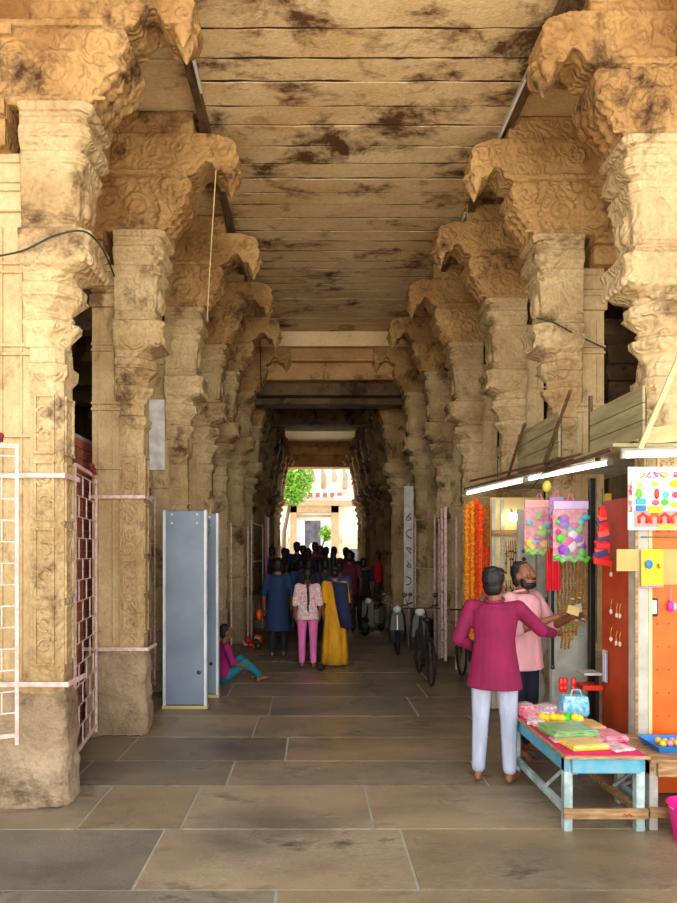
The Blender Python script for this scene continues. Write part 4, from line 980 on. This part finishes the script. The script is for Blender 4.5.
# poster card of toys, upper right
def toy_card(label, x0, x1, y, z0, z1, ground, seed, rows, cols_n, letters=True):
    t = thing('toy_card', label, 'toy card', ((x0+x1)/2, y, (z0+z1)/2)); w = x1-x0; h = z1-z0; rr = random.Random(seed)
    MB().box(-w/2, w/2, 0, .006, -h/2, h/2).build('backing_card', ground, t)
    pal = [(250, 210, 30), (40, 140, 230), (120, 220, 50), (230, 40, 50), (90, 200, 220), (250, 140, 40), (240, 80, 150)]
    if letters:
        b = MB()
        for i in range(7):
            cx = -w*.34+i*w*.113; cz = h*.36; q = rr.choice('TOXLUE')
            bars = {'T': [(-.5, .5, .35, .5), (-.1, .1, -.5, .4)], 'O': [(-.5, .5, .35, .5), (-.5, .5, -.5, -.35), (-.5, -.3, -.5, .5), (.3, .5, -.5, .5)], 'X': [(-.5, -.1, -.5, .1), (.1, .5, -.1, .5)], 'L': [(-.4, -.2, -.5, .5), (-.4, .4, -.5, -.3)], 'U': [(-.5, -.3, -.5, .5), (.3, .5, -.5, .5), (-.5, .5, -.5, -.35)], 'E': [(-.4, -.2, -.5, .5), (-.4, .4, .35, .5), (-.4, .3, -.05, .1), (-.4, .4, -.5, -.35)]}[q]
            for a, c, d, e in bars: b.box(cx+a*w*.08, cx+c*w*.08, -.003, 0, cz+d*h*.1, cz+e*h*.1)
        b.build('lettering', plain((226, 60, 70)), t)
    k = 0
    for j in range(rows):
        for i in range(cols_n):
            cx = -w/2+w*(i+.5)/cols_n; cz = h*.26-h*.66*(j+.3)/rows; c = pal[(k*3+j) % 7]; k += 1
            b = MB()
            if k % 3 == 0: b.box(cx-w*.07, cx+w*.07, -.02, 0, cz-h*.07, cz+h*.07)
            elif k % 3 == 1: b.ball((cx, -.01, cz), w*.07, 8, 6, (1, .3, 1)); b.box(cx-.006, cx+.006, -.012, 0, cz-h*.12, cz)
            else: b.ball((cx, -.01, cz+h*.02), w*.08, 8, 6, (.6, .3, 1)); b.ball((cx+w*.03, -.01, cz-h*.04), w*.07, 8, 6, (1, .3, .5))
            b.build('toy', plain(c), t, bevel=.003)
    return t
tcard = thing('toy_card', 'large white and red toy card hung at the top of the orange pegboard', 'toy card', (2.49, 4.74, 2.19))
MB().box(-.2, .2, 0, .006, -.23, .23).build('backing_card', plain((240, 236, 232)), tcard)
MB().box(-.2, -.17, -.002, 0, -.1, .12).build('red_border', 'print_red', tcard); MB().box(.16, .2, -.002, 0, -.2, .1).build('red_border', 'print_red', tcard)
MB().box(-.16, .16, -.002, 0, -.21, -.09).build('red_border', plain((246, 150, 140)), tcard)
def TP(x, y): return ((x-400)/540*.40, (440-y)/680*.46)
for x, y, w, h, c, k in ((235, 385, 70, 110, (120, 214, 40), 'o'), (250, 470, 95, 60, (60, 170, 240), 'b'), (250, 545, 95, 60, (20, 120, 230), 'b'), (410, 390, 50, 120, (226, 60, 30), 'o'), (500, 400, 70, 70, (90, 206, 236), 'o'), (490, 480, 75, 75, (80, 210, 40), 'o'),
        (585, 280, 110, 80, (250, 226, 20), 'o'), (390, 560, 140, 75, (252, 206, 30), 'b'), (600, 510, 115, 50, (214, 220, 30), 'o'), (400, 485, 80, 60, (226, 90, 120), 'o'), (600, 400, 80, 70, (230, 70, 110), 'o'), (240, 290, 60, 60, (250, 220, 90), 'o'), (390, 280, 60, 60, (250, 214, 60), 'o')):
    cx, cz = TP(x, y); w *= .40/540; h *= .46/680
    (MB().box(cx-w/2, cx+w/2, -.018, 0, cz-h/2, cz+h/2) if k == 'b' else MB().ball((cx, -.004, cz), 1, 10, 8, (w/2, .014, h/2))).build('toy', plain(c), tcard, smooth=k == 'o', bevel=.004 if k == 'b' else 0)
for i, x in enumerate((275, 390, 490, 605)):
    cx, cz = TP(x, 655); MB().tube([(cx-.028, -.006, cz-.035), (cx-.03, -.006, cz+.01), (cx, -.006, cz+.035), (cx+.03, -.006, cz+.01), (cx+.028, -.006, cz-.035)], .012, 6).build('toy', plain([(226, 40, 40), (236, 90, 30)][i % 2]), tcard, smooth=True)
MB().prism([(-.0, -.225), (.04, -.195), (.09, -.185), (.14, -.20), (.15, -.225)], -.004, 0).build('price_star', plain((250, 210, 30)), tcard)
rr = random.Random(4)
for i, x in enumerate((275, 335, 400, 465, 505, 600)):
    cx, cz = TP(x, 185); MB().tube([(cx+.02*math.sin(a*1.7+i), -.003, cz+.02*math.cos(a*1.1+i*2)) for a in range(6)], .006, 5).build('lettering', plain([(240, 170, 50), (230, 90, 150), (180, 90, 200), (240, 140, 40), (210, 220, 50), (226, 70, 90)][i]), tcard)
tag(MB().tube([(2.40, 4.775, 1.91), (2.9, 4.775, 1.91)], .005).build('hanging_rod', 'chrome'), 'thin steel rod across the orange pegboard below the toy card', 'rod')
t = thing('cardboard_sheet', 'plain brown cardboard sheet fixed across the white post', 'cardboard', (2.27, 4.765, 1.68))
MB().box(-.05, .11, 0, .01, -.02, .14).build('sheet', 'cardboard', t)
t = toy_card('yellow toy card with a blue figure beside the brown cardboard', 2.39, 2.55, 4.745, 1.54, 1.82, 'print_yellow', 9, 1, 2, False)
MB().ball((-.03, -.01, .03), .03, 10, 8, (1, .4, 1.1)).build('blue_toy', plain((40, 130, 200)), t, smooth=True); MB().box(-.08, .08, -.004, .0, -.14, -.125).build('pink_edge', plain((244, 120, 170)), t)
tag(MB().box(2.56, 2.76, 4.785, 4.797, 1.56, 1.82).build('cardboard_sheet', 'cardboard'), 'second brown cardboard sheet, at the right edge beside the yellow card', 'cardboard')
t = thing('phone_toy', 'black framed toy phone hanging on the orange pegboard', 'toy', (2.50, 4.786, 1.40))
MB().box(-.04, .035, 0, .012, -.075, .06).build('case', 'black_plastic', t, bevel=.006); MB().box(-.028, .024, -.002, 0, -.055, .045).build('screen', plain((190, 205, 225)), t)
t = thing('keyring_shoe', 'small magenta slipper keyring hanging right of the toy phone', 'keyring', (2.62, 4.775, 1.40))
MB().ball((0, 0, 0), .035, 10, 8, (.7, .5, 1.2)).build('slipper', plain((226, 40, 170)), t, smooth=True); MB().tube([(0, 0, .03), (.0, 0, .14)], .004).build('cord', plain((244, 130, 190)), t); MB().ball((.03, 0, .0), .024, 8, 6, (.6, .5, 1.2)).build('heel', plain((240, 220, 236)), t, smooth=True)
# things in the vendor's hands
t = thing('money_notes', 'folded yellowish notes held between the two men', 'money', (2.17, 5.44, 1.31), .3)
MB().obox((0, 0, 0), (.12, .006, .07), Matrix.Rotation(.3, 3, 'Y')).build('note', plain((216, 196, 130)), t); MB().obox((.03, .01, .01), (.12, .006, .07), Matrix.Rotation(-.2, 3, 'Y')).build('note', plain((170, 180, 170)), t)

# ------------------------------------------------------------------ tube lights, awning boards, poles
def tube_light(label, p0, p1):
    t = thing('tube_light', label, 'light', p0, 0, 'fluorescent tube lights over the stall'); d = Vector(p1)-Vector(p0)
    MB().tube([d*.02, d*.98], .016, 8).build('tube', 'tube_light', t, smooth=True)
    o = Vector((0, 0, .035)); MB().tube([o, d+o], .02, 4).build('batten', 'white_metal', t)
    for q in (0, .97): MB().tube([d*q, d*(q+.03)], .022, 8).build('end_cap', 'white_metal', t)
tube_light('white tube light over the two men, farther of the stall lights', (1.83, 7.82, 2.5), (2.12, 6.5, 2.52))
tube_light('white tube light above the hanging toy packs, middle stall light', (2.12, 6.45, 2.52), (2.46, 5.38, 2.54))
tube_light('white tube light above the large toy card, nearest stall light', (2.24, 4.74, 2.50), (3.1, 4.70, 2.52))
t = thing('light_bulb', 'glowing bulb at the top of the cream cabinet', 'light', (2.235, 7.3, 2.19)); MB().ball((0, 0, 0), .05, 12, 8, (1.3, .8, 1)).build('bulb_glass', 'bulb', t, smooth=True); MB().tube([(0, .02, .04), (0, .08, .1)], .012).build('socket', 'white_metal', t)
def awning(label, x, y0, y1, z0, z1):
    t = thing('plywood_board', label, 'board', (x, y0, z0), 0, 'plywood parapet boards over the stall')
    n = 3
    for i in range(n): MB().box(0, .02, 0, y1-y0, (z1-z0)*i/n+.003, (z1-z0)*(i+1)/n-.003).build('plank', 'ply', t, bevel=.003)
    for y in (.05, y1-y0-.09): MB().box(.022, .05, y, y+.04, -.05, z1-z0-.01).build('batten', 'brown_wood', t)
awning('greenish plywood parapet board nearest the front right pillar', 2.30, 4.55, 5.42, 2.60, 2.97)
awning('greenish plywood parapet board farther back over the garlands', 2.22, 5.9, 7.1, 2.66, 3.08)
t = thing('stall_roof', 'ragged timber and tin roof edge above the tube lights', 'roof')
MB().prism([(1.86, 8.0), (2.1, 6.5), (2.36, 5.5), (3.1, 5.5), (3.1, 8.0)], 2.575, 2.60, 'z').build('roof_sheet', 'grey_metal', t)
MB().prism([(2.2, 5.5), (2.2, 4.78), (3.3, 4.78), (3.3, 5.5)], 2.575, 2.60, 'z').build('roof_sheet', 'ply', t)
b = MB(); b.tube([(1.86, 8.0, 2.57), (2.1, 6.5, 2.585), (2.3, 5.45, 2.6)], .02, 5); b.tube([(2.2, 6.5, 2.56), (2.2, 4.8, 2.56)], .018, 5); b.tube([(1.9, 7.9, 2.66), (2.3, 5.6, 2.64)], .014, 5); b.build('edge_pole', 'brown_wood', t)
def pole(label, pts, r, m='brown_wood'):
    tag(MB().tube(pts, r, 6).build('wooden_pole', m), label, 'pole', 'timber poles propped over the stall')
pole('dark leaning prop left of the near plywood board', [(2.19, 6.2, 2.64), (2.19, 5.55, 3.18)], .017)
pole('dark upright post beside the near plywood board', [(2.34, 5.5, 2.62), (2.34, 5.5, 3.12)], .02)
pole('dark leaning prop at the far plywood board', [(2.17, 7.3, 2.62), (2.17, 6.7, 3.12)], .017)
pole('pale bamboo pole leaning against the front right pillar', [(2.26, 4.5, 2.52), (2.42, 4.2, 3.2)], .02, 'cream_board')
t = thing('rope_coil', 'coil of pale rope piled above the nearest tube light', 'rope', (2.58, 4.82, 2.60))
b = MB()
for q in range(7): b.tube([((.2-.012*q)*math.cos(a*.4), .05*math.sin(a*.4)+.01*q, .02+.018*q+.01*math.sin(a)) for a in range(17)], .011, 5)
b.build('coil', 'cream_board', t)

# ------------------------------------------------------------------ cables
def smooth_pts(P, n=6):
    P = [Vector(p) for p in P]; o = []
    for i in range(len(P)-1):
        a, b, c, d = P[max(i-1, 0)], P[i], P[i+1], P[min(i+2, len(P)-1)]
        for k in range(n):
            t = k/n; o.append(.5*((2*b)+(c-a)*t+(2*a-5*b+4*c-d)*t*t+(3*b-a-3*c+d)*t**3))
    return o+[P[-1]]
def cable(label, pts, r=.006, m='cable', name='cable'): pts = smooth_pts(pts); tag(MB().tube(pts, r, 5).build(name, m), label, 'cable')
cable('thin green-black cable sagging across the front left pillar', [(-2.3, 4.5, 3.83), (-2.0, 4.45, 3.86), (-1.75, 4.38, 3.93), (-1.55, 4.38, 3.96), (-1.5, 4.6, 3.95), (-1.52, 4.95, 3.9)], .007)
cable('dark wire looped around the second right pillar', [(2.12, 6.2, 4.03), (2.3, 6.2, 3.98), (2.6, 6.38, 3.92), (2.9, 6.42, 3.8)], .007)
cable('dark cable hanging from the ceiling edge of the left row', [(-1.03, 12.3, 6.05), (-1.02, 12.3, 5.6), (-1.0, 12.3, 4.9)], .012)
cable('thin pale string hanging from the second left bracket', [(-.95, 6.3, 5.5), (-1.1, 6.9, 4.9), (-1.2, 7.3, 4.4)], .006, 'cream_board')
for i, (x, y0, y1) in enumerate(((-1.02, 5.0, 5.9), (1.86, 8.0, 8.9), (1.86, 5.6, 6.7))):
    t = thing('ceiling_batten_light', ['unlit white tube batten on the left ceiling edge', 'unlit white tube batten on the right ceiling edge, farther one', 'unlit white tube batten on the right ceiling edge, nearer one'][i], 'light', (x, y0, 5.985), 0, 'unlit tube battens on the ceiling edges')
    MB().box(-.015, .015, 0, y1-y0, -.02, 0).build('batten', 'white_metal', t); MB().tube([(0, .03, -.035), (0, y1-y0-.03, -.035)], .012, 6).build('tube', plain((230, 232, 228)), t)

# ------------------------------------------------------------------ banner, rails, posts deep in the hall
t = thing('banner', 'tall white vertical banner with dark lettering before the right corner pillar', 'banner', (1.80, 12.35, 0))
MB().box(-.09, .09, 0, .02, .75, 3.05).build('cloth', 'white_metal', t)
for i in range(5):
    z = 2.45-.3*i
    MB().tube([(.05*math.sin(a*.9+i), -.006, z+.05*math.cos(a*.7+i*2)+.012*a-.05) for a in range(9)], .010, 5).build('lettering', plain((60, 30, 34)), t)
MB().tube([(0, .03, 0), (0, .03, 3.1)], .018).build('stand_pole', 'grey_metal', t)
t = thing('gate_leaf', 'open narrow cream gate leaf standing between the right rear pillars', 'gate', (2.05, 10.12, 0))
b = MB().box(-.02, .02, 0, .03, .1, 2.5).box(-.02, .02, .28, .31, .1, 2.5)
for i in range(12): b.box(-.01, .01, .03, .28, .15+.2*i, .17+.2*i)
b.build('frame', 'pink_white_iron', t)
def rail(label, p0, p1, zs_):
    t = thing('iron_railing', label, 'railing', p0, 0, 'pale iron railings between the pillars'); d = Vector(p1)-Vector(p0)
    for z in zs_: MB().tube([(0, 0, z), (d.x, d.y, z)], .014, 5).build('rail', 'pink_white_iron', t)
    for q in (0, 1): MB().tube([(d.x*q, d.y*q, 0), (d.x*q, d.y*q, max(zs_)+.05)], .016, 5).build('post', 'pink_white_iron', t)
rail('pale iron railing at the fifth and sixth left pillars', (-1.42, 11.15, 0), (-1.27, 12.5, 0), (1.35, 2.25))
rail('pale iron railing between the inner left pillars', (-1.28, 13.3, 0), (-1.2, 15.2, 0), (1.6, 2.4))
rail('pale iron railing before the sixth right pillar', (1.93, 12.4, 0), (2.08, 11.2, 0), (1.5, 2.4))
rail('pale iron railing between the fourth and fifth right pillars', (2.1, 10.9, 0), (2.18, 9.95, 0), (1.2, 2.3))
tag(MB().box(-1.12, -1.06, 14.8, 15.3, .0, 2.6).build('partition_board', plain((120, 24, 20))), 'narrow dark red panel standing by the inner left pillars', 'partition')
t = thing('flower_stall_bundle', 'small heap of bright flowers and bags at the foot of the inner left pillars', 'bundle', (-1.15, 12.2, 0))
for i in range(9): MB().ball((R.uniform(-.15, .15), R.uniform(-.2, .2), .07+.05*(i % 3)), .07, 8, 6).build('bundle_piece', plain([(190, 40, 30), (220, 210, 200), (230, 120, 30), (70, 50, 40)][i % 4]), t, smooth=True)

# ------------------------------------------------------------------ scooters and bicycles, dark side on the right
def scooter(label, x, y, rz, col, sc=1.):
    t = thing('scooter', label, 'scooter', (x, y, 0), rz, 'two-wheelers parked along the right pillars'); t.scale = (sc,)*3
    for yy in (-.6, .6):
        w = MB(); w.rings([[(.045*math.cos(2*PI*j/8), yy+(.22+.045*math.sin(2*PI*j/8))*math.cos(2*PI*i/20), .265+(.22+.045*math.sin(2*PI*j/8))*math.sin(2*PI*i/20)) for j in range(8)] for i in range(21)], False)
        wo_ = w.build('wheel', 'dark_rubber', t, smooth=True); MB().tube([(-.04, yy, .265), (.04, yy, .265)], .09, 12).build('hub', mat('dull_metal', (84, 80, 74), .5), wo_)
    MB().rings([[(a*w_, yy, z) for a, z in ((-1, z0), (-1, z1), (1, z1), (1, z0))] for yy, w_, z0, z1 in ((-.85, .06, .5, .62), (-.6, .14, .4, .72), (-.3, .16, .28, .74), (.0, .15, .24, .66), (.05, .15, .22, .3), (.35, .15, .22, .29))]).build('bodywork', plain(col), t, bevel=.02)
    MB().rings([[(a*w_, yy, z) for a, z in ((-1, z0), (-1, z1), (1, z1), (1, z0))] for yy, w_, z0, z1 in ((-.72, .1, .73, .82), (-.3, .13, .74, .83), (.02, .1, .68, .77))]).build('seat', 'black_plastic', t, bevel=.02)
    MB().rings([[(-w_, yy, z), (w_, yy, z), (w_*.8, yy+.06, z), (-w_*.8, yy+.06, z)] for yy, w_, z in ((.36, .17, .25), (.40, .2, .5), (.37, .17, .8), (.33, .1, .98))]).build('front_apron', plain(col), t, bevel=.02)
    b = MB(); b.tube([(-.32, .24, 1.06), (-.15, .3, 1.0), (.15, .3, 1.0), (.32, .24, 1.06)], .018); b.tube([(0, .33, 1.0), (0, .6, .27)], .03); b.build('handlebar', 'chrome', t)
    MB().ball((0, .4, .93), .075, 10, 8, (1.2, .7, 1)).build('headlight', 'detector_trim', t, smooth=True)
    for s_ in (-1, 1): b = MB(); b.tube([(s_*.22, .28, 1.04), (s_*.26, .28, 1.2)], .008); b.ball((s_*.27, .28, 1.23), .05, 8, 6, (1, .3, .8)); b.build('mirror', 'black_plastic', t)
    return t
scooter('dark scooter with a pale apron and bright headlight, farthest of the parked row', 1.32, 14.4, PI*.85, (120, 116, 104), .8)
scooter('black scooter parked sideways under the railing, middle of the row', 1.5, 11.8, PI*.97, (26, 24, 26), .85)
scooter('dark brown scooter parked in front of the fourth right pillar', 1.75, 10.75, PI*.95, (40, 32, 28), .9)
def covered_heap(label, x, y, w, d, h, seed):
    t = thing('covered_heap', label, 'heap', (x, y, 0)); rr = random.Random(seed); b = MB()
    for k in range(9): b.ball((rr.uniform(-w, w)*.7, rr.uniform(-d, d)*.7, h*.4*rr.random()+.08), rr.uniform(.14, .22), 10, 8, (1, 1.2, 1))
    fuse(b, 'tarpaulin', cloth('tarpaulin', (38, 36, 36)), t, .025, 2)
covered_heap('low dark covered heap between the third and fourth right pillars', 2.45, 9.05, .2, .4, .7, 1)
covered_heap('dark covered heap between the fifth and sixth right pillars', 2.2, 12.15, .25, .3, .9, 2)
def bicycle(label, x, y, rz):
    t = thing('bicycle', label, 'bicycle', (x, y, 0), rz, 'two-wheelers parked along the right pillars')
    for yy in (-.5, .5):
        w = MB(); w.rings([[(.018*math.cos(2*PI*j/6), yy+(.31+.018*math.sin(2*PI*j/6))*math.cos(2*PI*i/28), .33+(.31+.018*math.sin(2*PI*j/6))*math.sin(2*PI*i/28)) for j in range(6)] for i in range(29)], False)
        wh = w.build('wheel', 'dark_rubber', t, smooth=True); b = MB()
        for i in range(8): a = PI*i/8; b.tube([(0, yy-.3*math.cos(a), .33-.3*math.sin(a)), (0, yy+.3*math.cos(a), .33+.3*math.sin(a))], .003, 3)
        b.build('spokes', 'chrome', wh)
    b = MB(); P = {'bb': (0, -.05, .3), 'st': (0, -.2, .82), 'hd': (0, .35, .85), 'rr': (0, -.5, .33), 'fr': (0, .5, .33)}
    for a, c in (('bb', 'st'), ('bb', 'hd'), ('st', 'hd'), ('bb', 'rr'), ('st', 'rr'), ('hd', 'fr')): b.tube([P[a], P[c]], .016)
    b.build('frame', plain((40, 44, 48)), t); MB().tube([(-.26, .22, .98), (-.2, .32, .98), (.2, .32, .98), (.26, .22, .98)], .012).build('handlebar', 'chrome', t); MB().ball((0, -.22, .87), .07, 8, 6, (1, 1.6, .5)).build('saddle', 'black_plastic', t, smooth=True)
bicycle('bicycle leaning nearest the garlands in the dark parked row', 2.14, 8.95, .0)
bicycle('bicycle standing between the garland stall and brown scooter', 1.56, 9.2, .0)

# ------------------------------------------------------------------ outside beyond the portal
def outside():
    t = thing('temple_facade', 'sunlit white temple building seen through the portal', 'building', (0, 44, 0))
    b = MB(); b.box(-12, -1.35, 0, 1, .18, 5.6); b.box(1.35, 14, 0, 1, .18, 5.6); b.box(-12, 14, 1.2, 2.4, 5.6, 14); b.box(-12, 14, .6, 1.4, 4.0, 5.6); b.build('wall', 'facade', t)
    b = MB(); b.box(-2.4, 2.6, -.5, 0, 4.9, 5.25); b.box(-1.6, -1.15, -.4, .1, .18, 4.9); b.box(1.15, 1.65, -.4, .1, .18, 4.9); b.box(-1.6, 1.65, -.4, .1, 4.45, 4.9); b.build('doorway_frame', mat('facade_tan', (178, 152, 118), .9), t)
    MB().box(-1.15, 1.15, -.2, 0, 4.15, 4.3).build('lintel', 'facade_grey', t)
    b = MB(); b.box(-5.5, -1.75, -.6, 0, 2.5, 2.8); b.box(1.9, 8, -.6, 0, 2.4, 2.7); b.build('ledge', 'facade_cream', t)
    MB().box(-4.5, -2.2, -.05, .0, .3, 2.2).build('window', 'facade_dark', t); MB().box(2.4, 3.6, -.05, 0, .3, 2.0).build('window', 'facade_dark', t)
    for i in range(8): x = -1+i*.75; MB().rings([[(x+a*w_, .9+c*.15, z) for a, c in ((0, 0), (1, 0), (1, 2), (0, 2))] for z, w_ in ((6.2+.5*(i % 2), .3), (7.0, .34), (7.6, .1))]).build('tower_figure', 'facade_grey', t)
    for i in range(6): MB().box(-.9+i*.5, -.6+i*.5, .45, .62, 5.6, 5.85).build('red_ornament', 'facade_red', t)
    t = thing('inner_shrine', 'blue-grey shrine front seen through the far doorway', 'shrine', (0, 52, 0))
    MB().box(-.75, .55, 0, 1, .18, 4.9).build('wall', 'facade_dark', t); b = MB(); b.box(-1.3, -1, -.1, 1, .18, 4.2); b.box(1., 1.3, -.1, 1, .18, 4.2); b.build('column', 'facade', t); MB().ball((0, -.2, 2.2), .35, 10, 8).build('ornament', 'facade', t)
    def tree(label, x, y, z, r, n, seed):
        t = thing('tree', label, 'tree', (x, y, .18)); rr = random.Random(seed)
        MB().tube([(-.6, 0, 0), (-.5, .1, z*.5), (0, 0, z-r*.4)], [.16, .12, .06], 8).build('trunk', 'bark', t, smooth=True)
        b = MB()
        for i in range(n):
            a, c = rr.uniform(0, 2*PI), rr.uniform(-1, 1); d = r*rr.random()**.45; q = math.sqrt(1-c*c)
            p = Vector((d*q*math.cos(a), d*q*math.sin(a), z+d*c*1.25)); s_ = rr.uniform(.07, .15); u = Vector((rr.uniform(-1, 1), rr.uniform(-1, 1), rr.uniform(-1, 1))).normalized(); v = u.orthogonal().normalized()
            b.add([p+u*s_, p+v*s_*.5, p-u*s_, p-v*s_*.5], [(0, 1, 2, 3)])
        b.build('foliage', 'leaf', t, recalc=False)
    tree('bright green leafy tree outside the portal, upper left of the opening', -1.15, 36, 5.6, 1.15, 2600, 1)
    tree('small green tree glimpsed inside the far doorway', .9, 49, 3.0, .5, 500, 2)
outside()
